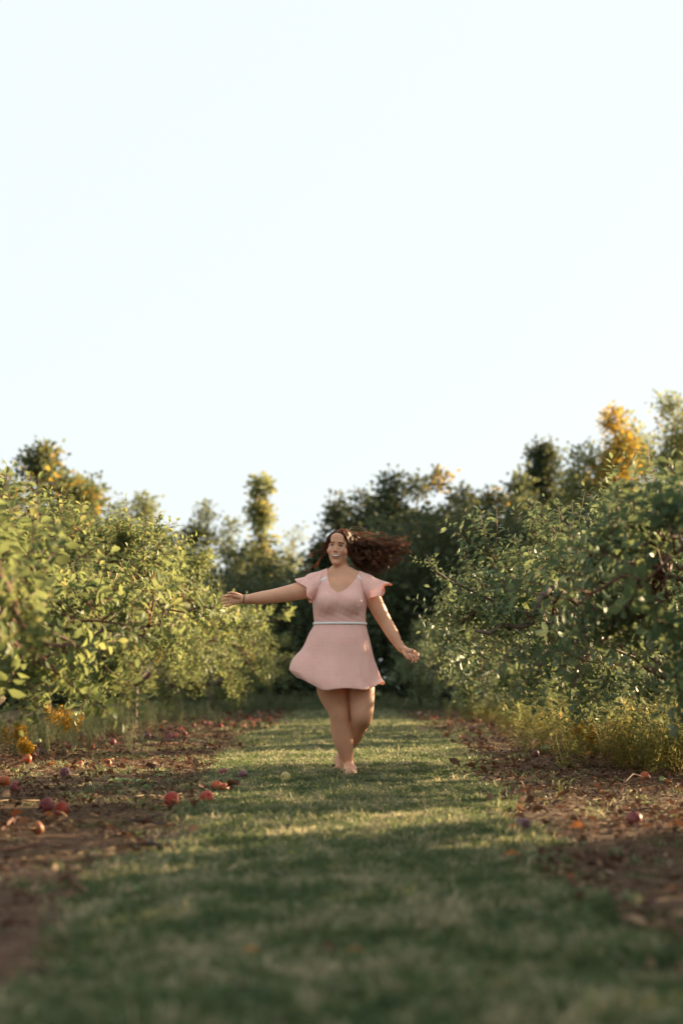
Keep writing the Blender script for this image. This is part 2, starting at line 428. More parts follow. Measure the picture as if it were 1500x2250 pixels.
    for i in big:
        mt = Matrix.Translation(P[i]) @ quat[i].to_matrix().to_4x4() @ Matrix.Scale(scl[i], 4)
        st, lv = SHOOTS[idx[i]]
        tw.add([mt @ Vector(v) for v in st.v], st.f, .5)
        for q, dd, nn, L, wd, a, cu, fo in lv:
            s = dd.cross(nn)
            if s.length < 1e-4: s = dd.orthogonal()
            s.normalize(); n_ = s.cross(dd).normalized()
            lm = Matrix((( s.x, dd.x, n_.x, q.x), (s.y, dd.y, n_.y, q.y), (s.z, dd.z, n_.z, q.z), (0, 0, 0, 1)))
            o = bpy.data.objects.new('leaf', rnd.choice(LEAFM[lk])); COL.objects.link(o); o.parent = root
            o.matrix_local = mt @ lm @ Matrix.Scale(L, 4)
    tag(tw.build('twigs', M['redbark'], root), kind='stuff')
    rest = [i for i in range(len(P)) if i not in big]
    o = scatter('foliage', SH[lk], [P[i] for i in rest], [tuple(quat[i].to_euler()) for i in rest], [scl[i] for i in rest], [idx[i] for i in rest], root)
    o['kind'] = 'stuff'
    return root

LG = 'apple trees in the left row'; RG = 'apple trees in the right row'
nearL = [Vector((-2.5, 6.4, .6)), W(-30, 1235, 4.95), W(18, 1290, 4.95), W(30, 1340, 4.92), W(48, 1375, 4.9), W(84, 1408, 4.9), W(120, 1420, 4.85), W(165, 1416, 4.8)]
nearL2 = [W(84, 1408, 4.9), W(78, 1430, 4.9), W(76, 1462, 4.9)]
apple_tree(-2.5, 6.4, 1.62, 1.9, 1.36, 31, 'apple_leaf', 'nearest apple tree at the left edge, large leaves and a curved red-brown bough in view', LG, zlow=.30, nshoot=1000, nclu=110,
           extra=[(nearL, .017, .006), (nearL2, .009, .005)])
apple_tree(-2.95, 12.0, 2.0, 2.3, 2.1, 32, 'apple_leaf', 'second apple tree of the left row, in front of the woman\'s outstretched hand', LG, zlow=.42, nshoot=1000)
apple_tree(-3.35, 16.2, 2.35, 2.3, 2.45, 33, 'apple_leaf', 'sunlit yellow-green apple tree right behind the woman\'s outstretched hand', LG, zlow=.5, nshoot=950)
apple_tree(-2.95, 20.4, 1.95, 2.3, 2.3, 34, 'apple_leaf', 'sunlit apple tree seen between the outstretched arm and the skirt', LG, zlow=.5, nshoot=800, parts=False)
for i, (yy, xx, lb) in enumerate([(25.4, -2.9, 'last but one apple tree of the left row, left of the skirt hem'), (30.6, -2.8, 'farthest apple tree of the left row, beside the end of the grass lane')]):
    apple_tree(xx, yy, 1.9, 2.3, 2.2, 35 + i, 'apple_leaf', lb, LG, zlow=.15, nshoot=750, parts=False)
gn = [W(1042, 1385, 8.5), W(1075, 1392, 8.5), W(1105, 1372, 8.5), W(1140, 1378, 8.5), W(1165, 1372, 8.5), W(1178, 1340, 8.5), W(1186, 1310, 8.5), W(1215, 1290, 9.5), Vector((2.5, 10.2, .62))]
gn2 = [W(1105, 1330, 8.5), W(1140, 1342, 8.5), W(1172, 1350, 8.5)]
up = [W(935, 1218, 9.0), W(950, 1250, 9.0), W(985, 1275, 9.1), W(1040, 1300, 9.3), W(1105, 1330, 9.5), Vector((2.5, 10.2, .62))]
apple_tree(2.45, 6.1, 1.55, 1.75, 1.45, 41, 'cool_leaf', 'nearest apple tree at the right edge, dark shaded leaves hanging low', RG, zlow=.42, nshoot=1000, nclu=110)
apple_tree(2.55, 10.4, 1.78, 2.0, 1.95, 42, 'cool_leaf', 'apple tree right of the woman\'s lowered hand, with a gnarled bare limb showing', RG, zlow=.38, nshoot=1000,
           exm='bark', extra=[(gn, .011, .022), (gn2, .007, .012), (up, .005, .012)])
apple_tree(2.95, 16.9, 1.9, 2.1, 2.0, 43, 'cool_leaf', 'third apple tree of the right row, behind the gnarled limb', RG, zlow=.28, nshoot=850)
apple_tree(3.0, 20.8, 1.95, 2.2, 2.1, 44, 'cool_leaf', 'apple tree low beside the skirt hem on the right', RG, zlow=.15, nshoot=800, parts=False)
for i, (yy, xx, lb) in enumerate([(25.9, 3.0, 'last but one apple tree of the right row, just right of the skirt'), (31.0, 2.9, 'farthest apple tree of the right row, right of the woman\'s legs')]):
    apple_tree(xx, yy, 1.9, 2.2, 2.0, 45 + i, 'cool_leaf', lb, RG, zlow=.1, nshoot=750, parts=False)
apple_tree(2.75, 1.6, 1.6, 2.0, 1.95, 48, 'cool_leaf', 'unseen apple tree beside the camera, added to shade the near lane', RG, zlow=.36, nshoot=700, parts=False)  # out of view, added so the foreground lies in shade

apple_tree(2.8, 4.4, 1.45, 1.6, 1.9, 59, 'cool_leaf', 'unseen apple tree added between the two nearest on the right, to close a sun gap', RG, nshoot=700, parts=False, zlow=.25)  # unseen extra tree, added to stop sun leaking onto the near grass
for k, yy in enumerate([2.0, 4.8, 7.6]): apple_tree(7.4, yy, 2.0, 2.1, 2.95, 60 + k, 'cool_leaf', 'unseen apple tree added beyond the right row to keep low sun off the near lane', 'added shade trees beyond the right row', nshoot=900, parts=False)  # unseen sun blockers, made tall and dense to shade the foreground
# ------------------------------------------------------------------ trees beyond the orchard
def clump_coll(name, mat, n=20, r=.36, L0=.14, seed=0):
    ms = []
    for s in range(5):
        rnd = random.Random(seed + s); mb = MB()
        for k in range(n):
            d = Vector((rnd.gauss(0, 1), rnd.gauss(0, 1), rnd.gauss(0, .8))).normalized(); q = d * r * rnd.uniform(.2, 1)
            leaf_geo(mb, q, (d + Vector((rnd.gauss(0, .6), rnd.gauss(0, .6), rnd.gauss(0, .6)))).normalized(), Vector((rnd.gauss(0, 1), rnd.gauss(0, 1), 1)).normalized(), L0 * rnd.uniform(.7, 1.3), L0 * .6, min(1, max(0, rnd.gauss(.45, .25))), .3, .15, st=3)
        ms.append(mb.mesh(name, mat))
    return proto_coll(name, ms)
M['light_leaf'] = leafmat('light_leaf', [(0, (.07, .10, .045)), (.5, (.13, .15, .05)), (1, (.30, .26, .06))], (.16, .19, .10), trans=.38, rough=.6, inst=.3)
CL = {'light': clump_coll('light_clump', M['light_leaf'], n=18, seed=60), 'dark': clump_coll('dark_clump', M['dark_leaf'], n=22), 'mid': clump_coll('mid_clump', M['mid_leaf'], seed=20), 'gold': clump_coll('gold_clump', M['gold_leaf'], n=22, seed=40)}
def forest_tree(px, ptop, d, wpx, kind, label, group='trees beyond the orchard', n=520, gold=0, gold_at=None, low=.12, taper=1.0, open_=0.0, seed=None, goldr=.25):
    """crown whose top reaches ptop; wpx = crown width in photo pixels"""
    seed = seed or int(px * 7 + d); rnd = random.Random(seed)
    t = W(px, ptop, d); x, h = t.x, t.z; rx = wpx / 2 * d / F * 1.15
    root = empty('forest_tree', (x, d, 0)); tag(root, label, 'tree', group)
    mb = MB(); mb.tube(gnarl(Vector((0, 0, -.1)), Vector((rnd.gauss(0, .2), 0, h * .8)), 6, .08, rnd), [.22, .18, .15, .12, .09, .06, .03], 8); mb.build('trunk', M['darkbark'], root)
    br = MB(); ends = []
    sp = [(0, 0, 1.0)] + [(rnd.uniform(-.75, .75) * rx, rnd.uniform(-.5, .5) * rx, rnd.uniform(.70, .96) if low > .1 and not open_ else rnd.uniform(.84, .99)) for _ in range(5 if rx > .8 else 0)]
    for k in range(44):
        tt = rnd.random() ** .8; ox, oy, tp_ = rnd.choice(sp) if taper >= 1 else (0, 0, 1.0); z = h * tp_ * (low + (.99 - low) * tt)
        rr = rx * ((.50 if len(sp) > 1 else .7) if taper >= 1 else .9) * ((1 - tt) ** .6 + .10) * rnd.uniform(.5, 1.05); az = rnd.uniform(0, 2 * PI)
        e = Vector((ox + math.cos(az) * rr, oy + math.sin(az) * rr * .9, z)); ends.append((e, rx * (.25 * (1 - tt) + (.20 if open_ else .16))))
        br.tube(gnarl(Vector((0, 0, max(.3, min(h * .8, z - rr * .7)))), e, 4, .06, rnd), [.07, .05, .035, .025, .015], 5)
    ends.append((Vector((0, 0, h - rx * .16)), rx * .12))
    tag(br.build('branches', M['darkbark'], root), kind='stuff')
    P = [[], []]; 
    for k in range(n):
        e, cr = rnd.choice(ends); q = e + Vector((rnd.gauss(0, cr * .5), rnd.gauss(0, cr * .5), rnd.gauss(0, cr * .42)))
        q.z = min(q.z, h - .1)
        if q.z < .25: q.z = rnd.uniform(.25, 1)
        g = rnd.random() < gold
        if gold_at:
            gp = Vector((W(gold_at[0], gold_at[1], d).x - x, q.y, W(gold_at[0], gold_at[1], d).z))
            if ((q.x - gp.x) / (goldr * 1.0)) ** 2 + ((q.z - gp.z) / (goldr * gold_at[2])) ** 2 < 1 and rnd.random() < .55: g = True
        P[1 if g else 0].append(q)
    for j, pts in enumerate(P):
        if not pts: continue
        o = scatter('crown', CL[kind if j == 0 else 'gold'], pts, [(rnd.uniform(0, 6), rnd.uniform(0, 6), rnd.uniform(0, 6)) for _ in pts], [rnd.uniform(.8, 1.6) * (1 - open_ * .4) for _ in pts], [rnd.randrange(5) for _ in pts], root)
        o['kind'] = 'stuff'
        if j: o['label'] = 'part of the crown turned golden yellow'
    return root
FT = forest_tree
FT(95, 985, 40, 230, 'mid', 'tall tree with a yellowing top behind the left apple trees', n=620, gold=.12)
FT(205, 1075, 46, 150, 'mid', 'rounded green tree between the yellowing tree and the low gap', n=420, gold=.03)
FT(322, 1098, 52, 130, 'light', 'small pale green tree behind the left row, below a bird-like spray of leaves', n=380)
FT(500, 1190, 54, 140, 'mid', 'low dull tree filling the dip between the round one and the slender one', n=420)
FT(385, 1175, 53, 150, 'mid', 'low green tree left of the round dull one', n=420)
FT(450, 1115, 52, 140, 'mid', 'rounded dull green tree left of the slender yellow tree', n=420)
FT(574, 1062, 50, 38, 'light', 'slender column-like tree with yellow-green foliage against the sky', n=250, gold=.04, low=.3)
FT(545, 1205, 49, 170, 'dark', 'dark low tree at the foot of the slender yellow tree', n=380)
FT(640, 1165, 52, 150, 'light', 'thin airy tree just left of the woman\'s head', n=260, open_=.6)
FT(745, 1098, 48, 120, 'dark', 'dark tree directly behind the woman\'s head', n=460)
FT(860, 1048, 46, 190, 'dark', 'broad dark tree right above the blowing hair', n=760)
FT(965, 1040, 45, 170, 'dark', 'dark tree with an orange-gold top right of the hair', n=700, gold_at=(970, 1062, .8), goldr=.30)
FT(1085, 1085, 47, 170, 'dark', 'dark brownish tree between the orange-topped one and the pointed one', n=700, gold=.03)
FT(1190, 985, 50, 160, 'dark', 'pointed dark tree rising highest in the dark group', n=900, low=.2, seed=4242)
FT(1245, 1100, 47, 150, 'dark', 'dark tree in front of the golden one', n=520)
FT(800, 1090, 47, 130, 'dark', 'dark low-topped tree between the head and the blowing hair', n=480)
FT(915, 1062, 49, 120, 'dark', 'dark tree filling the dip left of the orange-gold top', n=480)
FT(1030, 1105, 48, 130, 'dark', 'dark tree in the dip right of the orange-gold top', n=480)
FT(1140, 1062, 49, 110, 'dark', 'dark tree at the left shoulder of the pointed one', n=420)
FT(1345, 905, 44, 215, 'light', 'tall airy tree with a large golden yellow patch', n=950, gold_at=(1345, 1015, 2.6), goldr=.62, low=.15, open_=.3, seed=77)
FT(1265, 1045, 46, 130, 'dark', 'low dark tree joining the pointed one to the golden one', n=460)
FT(1415, 985, 45, 150, 'mid', 'mid green tree between the two tallest airy trees', n=520)
FT(1140, 1050, 48, 120, 'mid', 'brownish green tree left below the pointed dark one', n=420)
FT(20, 1050, 41, 150, 'mid', 'green tree at the far left edge behind the near leaves', n=420)
FT(150, 1050, 43, 130, 'mid', 'green tree just right of the yellowing tree top', n=420)
FT(262, 1105, 48, 130, 'mid', 'lower green tree behind the second left apple tree', n=420)
FT(1465, 870, 43, 240, 'light', 'tallest airy tree at the right edge, thin foliage against the sky', n=680, open_=.5, gold=.05)
for i, (px, pt, d, w, k) in enumerate([(1640, 900, 43, 230, 'mid'), (1820, 930, 45, 240, 'dark'), (2010, 900, 46, 240, 'mid'), (2210, 900, 44, 250, 'dark'), (2420, 900, 44, 250, 'dark'), (-120, 1010, 42, 230, 'mid')]):
    FT(px, pt, d, w, k, 'tree of the wood beyond the picture edge', n=420)
# shrubs that close the wood below the crowns
P = []; rnd = random.Random(3)
for k in range(5600):
    x = rnd.uniform(-13, 20); zt = (4.7 if .6 < x < 9 else 3.2) + 1.3 * float(vnoise(x, 0, .4, 5)); P.append((x, rnd.uniform(37, 42), rnd.uniform(.03, 1) ** (.8 if k % 3 else 2.2) * zt))
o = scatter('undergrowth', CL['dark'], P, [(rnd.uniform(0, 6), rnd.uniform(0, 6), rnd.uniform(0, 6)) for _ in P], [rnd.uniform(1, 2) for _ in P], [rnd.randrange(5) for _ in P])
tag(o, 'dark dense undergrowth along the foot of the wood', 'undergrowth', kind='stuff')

# ------------------------------------------------------------------ grass, litter, weeds
def blades(seed, n, rad, h0, h1, w=.0028, mat='grass', lean=.45):
    rnd = random.Random(seed); mb = MB()
    for k in range(n):
        a = rnd.uniform(0, 6.28); r = rad * math.sqrt(rnd.random()); p = Vector((math.cos(a) * r, math.sin(a) * r, -.004)); h = rnd.uniform(h0, h1)
        d = Vector((rnd.gauss(0, lean), rnd.gauss(0, lean), 1)).normalized(); s = d.cross(Vector((math.cos(a * 3), math.sin(a * 3), 0))).normalized() * w * rnd.uniform(.7, 1.3)
        dr = Vector((rnd.gauss(0, .4), rnd.gauss(0, .4), -.15)) * h
        m_ = p + d * h * .55; e = p + d * h * .85 + dr * .6
        mb.add([p - s, p + s, m_ + s * .8, m_ - s * .8, e], [(0, 1, 2, 3), (3, 2, 4)], min(1, max(0, rnd.gauss(.45, .28))))
    return mb.mesh('grass_tuft', M[mat], smooth=False)
GT = proto_coll('grass_tuft', [blades(i, 34, .07, .022, .05) for i in range(6)] + [blades(20 + i, 12, .05, .04, .085) for i in range(2)])
def field(n, x0, x1, y0, y1, dens):
    x = rng.uniform(x0, x1, n); y = y0 * (y1 / y0) ** rng.uniform(0, 1, n)
    k = rng.uniform(0, 1, n) < dens(x, y); return x[k], y[k]
P, S, IX = [], [], []
area = lambda y0, y1: 0
for (y0, y1, dn, sc) in [(1.9, 5, 520, 1.0), (5, 10, 480, 1.0), (10, 16, 380, 1.1), (16, 26, 170, 1.5), (26, 42, 70, 2.2)]:
    wx = 2.6 if y1 <= 16 else 3.6
    n = int((y1 - y0) * 2 * wx * dn); x = rng.uniform(-wx, wx, n); y = rng.uniform(y0, y1, n)
    t = turf(x, y); ok = rng.uniform(0, 1, n) < (t ** 1.3 * .98 + .09 * np.clip(vnoise(x, y, 1.5, 77) * 3 - 1.6, 0, 1) + .008)
    x, y = x[ok], y[ok]; s = sc * rng.uniform(.7, 1.3, len(x)) * (.35 + .75 * fnoise(x, y, 2.5, 55) + .65 * fnoise(x, y, 6.5, 56)); i = np.where(rng.uniform(0, 1, len(x)) < .08, rng.integers(6, 8, len(x)), rng.integers(0, 6, len(x)))
    P.append(np.stack([x, y, gz(x, y)], -1)); S.append(s); IX.append(i)
P = np.concatenate(P); S = np.concatenate(S); IX = np.concatenate(IX)
o = scatter('grass', GT, P, np.stack([np.zeros(len(P)), np.zeros(len(P)), rng.uniform(0, 6.28, len(P))], -1), S, IX)
tag(o, 'short mown grass strip running down the middle of the orchard lane', 'grass', kind='stuff')

def litter_protos():
    ms = []
    for i in range(5):   # curled dead leaves
        rnd = random.Random(60 + i); mb = MB()
        for k in range(3):
            leaf_geo(mb, Vector((rnd.gauss(0, .03), rnd.gauss(0, .03), .004 + .006 * k)), Vector((rnd.gauss(0, 1), rnd.gauss(0, 1), rnd.uniform(-.05, .35))), Vector((rnd.gauss(0, .5), rnd.gauss(0, .5), 1)), rnd.uniform(.035, .065), rnd.uniform(.02, .032), rnd.random(), rnd.uniform(-.8, 1.2), rnd.uniform(.1, .5), st=4)
        ms.append(mb.mesh('dead_leaf', M['litter']))
    for i in range(4):   # straw and thin twigs
        rnd = random.Random(80 + i); mb = MB()
        for k in range(6):
            a = rnd.uniform(0, 3.14); p = Vector((rnd.gauss(0, .05), rnd.gauss(0, .05), rnd.uniform(.002, .012))); l = rnd.uniform(.03, .11)
            d = Vector((math.cos(a), math.sin(a), rnd.gauss(0, .1))) * l
            mb.tube([p - d / 2, p + Vector((rnd.gauss(0, .006), rnd.gauss(0, .006), .003)), p + d / 2], [.0014, .0018, .001], 3, rnd.random())
        ms.append(mb.mesh('straw', M['straw']))
    return ms
LT = proto_coll('litter_piece', litter_protos())
P, S = [], []
for (y0, y1, dn, sc, wx) in [(2, 6, 190, .8, 2.6), (6, 12, 230, .75, 3.6), (12, 18, 110, .9, 4.6), (18, 32, 30, 1.5, 5.5)]:
    n = int((y1 - y0) * 2 * wx * dn); x = rng.uniform(-wx, wx, n); y = rng.uniform(y0, y1, n)
    ok = rng.uniform(0, 1, n) < ((1 - turf(x, y)) ** .8 * (.35 + .9 * fnoise(x, y, 1.8, 91)) + .012)
    x, y = x[ok], y[ok]; P.append(np.stack([x, y, gz(x, y) + .004], -1)); S.append(sc * np.exp(rng.normal(-.1, .4, len(x))))
P = np.concatenate(P); S = np.concatenate(S)
o = scatter('leaf_litter', LT, P, np.stack([rng.normal(0, .15, len(P)), rng.normal(0, .15, len(P)), rng.uniform(0, 6.28, len(P))], -1), S, rng.integers(0, 9, len(P)))
tag(o, 'reddish brown dead leaves, straw and bits of twig on bare ground', 'leaf litter', kind='stuff')

def weed_mesh(seed, h, mat, ll=.035, nst=5, yellow=0):
    rnd = random.Random(seed); mb = MB(); fl = []
    for s in range(nst):
        a = rnd.uniform(0, 6.28); e = Vector((math.cos(a) * h * rnd.uniform(.1, .45), math.sin(a) * h * rnd.uniform(.1, .45), h * rnd.uniform(.65, 1)))
        pts = gnarl(Vector((rnd.gauss(0, .02), rnd.gauss(0, .02), -.02)), e, 6, h * .015, rnd, h * .05)
        mb.tube(pts, [.0022 * (1 - .5 * i / 6) for i in range(7)], 3, .8)
        for k in range(int(22 * h / .4)):
            t = rnd.uniform(.1, 1); i = min(int(t * 6), 5); q = pts[i].lerp(pts[i + 1], t * 6 - i)
            d = Vector((rnd.gauss(0, 1), rnd.gauss(0, 1), rnd.uniform(0, 1))).normalized()
            leaf_geo(mb, q, d, Vector((0, 0, 1)), ll * rnd.uniform(.6, 1.3), ll * rnd.uniform(.16, .3), rnd.random(), .5, .1, pet=.05, st=3)
        fl.append(pts)
    return mb, fl
WD = proto_coll('weed_clump', [weed_mesh(200 + i, R.uniform(.22, .42), 'weed')[0].mesh('weed', M['weed']) for i in range(5)])
YW = proto_coll('yellow_weed_clump', [weed_mesh(300 + i, R.uniform(.25, .45), 'yweed', ll=.075)[0].mesh('weed', M['yweed']) for i in range(5)])
def weeds(name, coll, n, xf, y0, y1, label, smin=.7, smax=1.3, seed=1):
    r_ = np.random.default_rng(seed); y = r_.uniform(y0, y1, n); x = xf(y, r_); z = gz(x, y)
    o = scatter(name, coll, np.stack([x, y, z], -1), np.stack([np.zeros(n), np.zeros(n), r_.uniform(0, 6.28, n)], -1), r_.uniform(smin, smax, n), r_.integers(0, 5, n))
    tag(o, label, 'weeds', kind='stuff')
weeds('weeds', WD, 620, lambda y, r: r.normal(-3.2, .5, len(y)), 11.5, 36, 'fine grey-green weeds growing under the left row of apple trees')
weeds('weeds', YW, 260, lambda y, r: r.normal(2.85, .4, len(y)) + .35 * np.sin(y * 3), 8.6, 26, 'yellowing weeds and grasses under the right row of apple trees', seed=2)
weeds('weeds', YW, 150, lambda y, r: r.normal(2.45, .38, len(y)), 9.2, 13.5, 'taller yellow leafy weeds under the gnarled limb at the right edge', smin=.9, smax=1.5, seed=5)
weeds('weeds', WD, 330, lambda y, r: r.uniform(-2.6, 2.8, len(y)), 32, 37, 'pale green tall weeds closing the far end of the lane', smin=.8, smax=1.7, seed=3)

def plant(px, py, h, lean, label, seed, group, mat='weed', flowers=True, ll=.05, nst=3, name='goldenrod_plant', cat='goldenrod', d=None):
    x, y = G(px, py)
    root = empty(name, (x, y, float(gz(x, y)))); tag(root, label, cat, group)
    rnd = random.Random(seed); mb, st = weed_mesh(seed, h, mat, ll=ll, nst=nst); mb.build('stems', M[mat], root)
    if flowers:
        for pts in st:
            f = MB()
            for k in range(120):
                t = rnd.uniform(.55, 1); i = min(int(t * 6), 5); q = pts[i].lerp(pts[i + 1], t * 6 - i) + Vector((rnd.gauss(0, .018), rnd.gauss(0, .018), rnd.gauss(0, .02)))
                s = rnd.uniform(.004, .009)
                v = [q + Vector((rnd.gauss(0, s), rnd.gauss(0, s), rnd.gauss(0, s))) for _ in range(4)]
                f.add(v, [(0, 1, 2), (0, 2, 3), (1, 2, 3)], rnd.random())
            tag(f.build('flower_spray', M['gold_flower'], root), kind='stuff')
    return root
GG = 'goldenrod plants under the trees'
for px, py, h, lb, sd in [(150, 1640, .42, 'goldenrod with bright orange-yellow sprays right of the wooden stake', 1), (25, 1655, .30, 'goldenrod with yellow sprays at the left edge under the nearest tree', 2),
                          (128, 1636, .50, 'tall goldenrod reaching into the low leaves above the stake', 5),
                          (60, 1668, .17, 'small goldenrod tuft by the apples at the left edge', 6),
                          (1290, 1668, .36, 'bushy goldenrod with yellow sprays at the corner of the right weeds', 3), (1480, 1665, .4, 'goldenrod with yellow sprays at the right edge of the picture', 4),
                          (1385, 1650, .42, 'goldenrod half hidden among the yellow weeds on the right', 7)]:
    plant(px, py, h, 0, lb, sd, GG, mat='yweed' if px > 1000 else 'weed', nst=5)
WG = 'single weeds standing on the bare ground'
for px, py, h, lb, sd in [(285, 1652, .26, 'bushy fine-leaved weed left of the purple apples', 11), (235, 1640, .24, 'grey-green feathery weed behind the orange apple on the left', 12),
                          (1045, 1652, .11, 'small pale sprig beside the sunlit grass right of the woman', 13), (1228, 1762, .10, 'thin yellow-green sprig alone on the brown ground at right', 14),
                          (1290, 1690, .20, 'tall single yellow stalk in front of the right weeds', 15), (310, 1655, .20, 'pale feathery weed next to the bushy one', 16)]:
    plant(px, py, h, 0, lb, sd, WG, mat='weed' if px < 1100 else 'yweed', flowers=False, ll=.03, nst=6 if px < 400 else 4, name='weed_plant', cat='weed')

# wooden stake by the left trunk
sx, sy = G(101, 1626)
mb = MB(); mb.tube([(0, 0, -.1), (.004, 0, .3), (0, 0, .62)], [.033, .032, .03], 10)
o = mb.build('wooden_stake', M['bark']); o.location = (sx, sy, 0); tag(o, 'upright round wooden stake standing by the leftmost trunk', 'stake')

# broad dock-like leaves flat on the ground and single fallen leaves
def one_leaf(name, px, py, L, mat, label, cat, group, n=1, seed=0, raise_=.25):
    x, y = G(px, py); rnd = random.Random(seed); mb = MB()
    a0 = rnd.uniform(0, 6.28)
    leaf_geo(mb, Vector((0, 0, .012)), Vector((math.cos(a0), math.sin(a0), raise_)), Vector((rnd.gauss(0, .3), -.3, 1)), L, L * .55, rnd.random(), rnd.uniform(.3, 1.1), rnd.uniform(.15, .4), st=5)
    o = mb.build(name, M[mat]); o.location = (x, y, float(gz(x, y)) + .004); tag(o, label, cat, group); return o
def rosette(px, py, label, n, L, seed):
    x, y = G(px, py); rnd = random.Random(seed); root = empty('broadleaf_weed', (x, y, float(gz(x, y)))); tag(root, label, 'weed', 'broad-leaved weeds on the left ground')
    for k in range(n):
        mb = MB(); a = k * 6.28 / n + rnd.uniform(-.3, .3); leaf_geo(mb, Vector((0, 0, .01)), Vector((math.cos(a), math.sin(a) * .8, .45)), Vector((0, 0, 1)), L * rnd.uniform(.7, 1.1), L * .55, rnd.random(), .7, .2, st=5)
        mb.build('leaf', M['green_leaf'], root)
rosette(262, 1722, 'bright green broad-leaved weed in the middle of the left bare ground', 8, .10, 1)
rosette(296, 1722, 'smaller green rosette touching the bright broad-leaved weed', 5, .08, 2)
rosette(358, 1708, 'single round green weed left of the grass strip, behind the bright red apple', 4, .07, 3)
rosette(1420, 1768, 'small grey-green rosette on the right bare ground above the maroon apple', 5, .07, 4)
FG = 'curled fallen leaves'
fl = [(128, 1686, .10, 'orange_leaf', 'curled orange-red leaf left of the orange apple'), (160, 1690, .09, 'orange_leaf', 'dead orange leaf lying behind the purple apple'),
      (60, 1795, .09, 'orange_leaf', 'golden brown leaf in front of the maroon apple at left'), (85, 1800, .08, 'orange_leaf', 'orange leaf just above the brown windfall apple'),
      (1290, 1832, .09, 'orange_leaf', 'curled orange leaf left of the red leaf on the right ground'), (1366, 1852, .07, 'orange_leaf', 'bright red-orange leaf on the right ground'),
      (1105, 1832, .07, 'orange_leaf', 'yellow-orange leaf at the right border of the grass'), (1250, 1698, .09, 'litter', 'large brown curled leaf in the sunlit litter at right'),
      (1225, 1835, .08, 'litter', 'brown curled leaf at the foot of the purple apple on the right'), (1150, 1882, .08, 'green_leaf', 'pale grey-green leaf on the right side of the grass'),
      (1150, 1895, .07, 'orange_leaf', 'orange leaf touching the pale leaf on the grass'), (500, 1665, .045, 'orange_leaf', 'small orange leaf on the grass left of the woman\'s feet'),
      (482, 1652, .04, 'orange_leaf', 'tiny orange leaf farther left on the grass edge'), (515, 1655, .045, 'orange_leaf', 'orange-brown leaf on the sunlit grass left of the feet'),
      (838, 1687, .05, 'litter', 'dark brown leaf in the grass right of the feet'), (845, 1664, .04, 'orange_leaf', 'small orange leaf behind the brown one, right of the feet'),
      (690, 2110, .05, 'litter', 'red-brown leaf in the blurred front grass, the middle one of three'), (755, 2112, .05, 'orange_leaf', 'orange-red leaf in the blurred front grass'),
      (575, 2115, .04, 'orange_leaf', 'dark orange leaf left of the red-brown one in the front grass'), (475, 2035, .04, 'litter', 'dull red leaf in the grass left of centre'),
      (422, 1998, .03, 'orange_leaf', 'tiny orange leaf on the grass, left'), (1270, 1940, .04, 'orange_leaf', 'tan leaf at the right border of the near grass'),
      (992, 1980, .025, 'green_leaf', 'small pale leaf in the near grass right of centre'), (310, 1975, .03, 'green_leaf', 'small pale leaf at the left of the near grass'),
      (598, 2032, .025, 'green_leaf', 'tiny whitish leaf in the near grass left of centre'), (223, 1705, .06, 'green_leaf', 'pale fallen leaf above the broad-leaved weed'),
      (308, 1733, .06, 'green_leaf', 'pale whitish leaf lying in front of the green rosette'), (1440, 1722, .14, 'green_leaf', 'long pale leaf lying on brown ground at the right edge'),
      (700, 1905, .03, 'litter', 'small brown leaf in the middle of the grass strip'), (1300, 1655, .07, 'litter', 'brown leaf under the yellow weeds at right'),
      (1030, 1622, .09, 'green_leaf', 'pale leaf on the shaded ground right of the lane'), (985, 1620, .08, 'green_leaf', 'grey-white leaf on shaded ground next to the far grass edge'),
      (1425, 2130-160, .06, 'litter', 'brown leaf on the near right bare ground')]
for i, (px, py, L, mt, lb) in enumerate(fl): one_leaf('fallen_leaf', px, py, L, mt, lb, 'fallen leaf', FG, seed=i + 40)

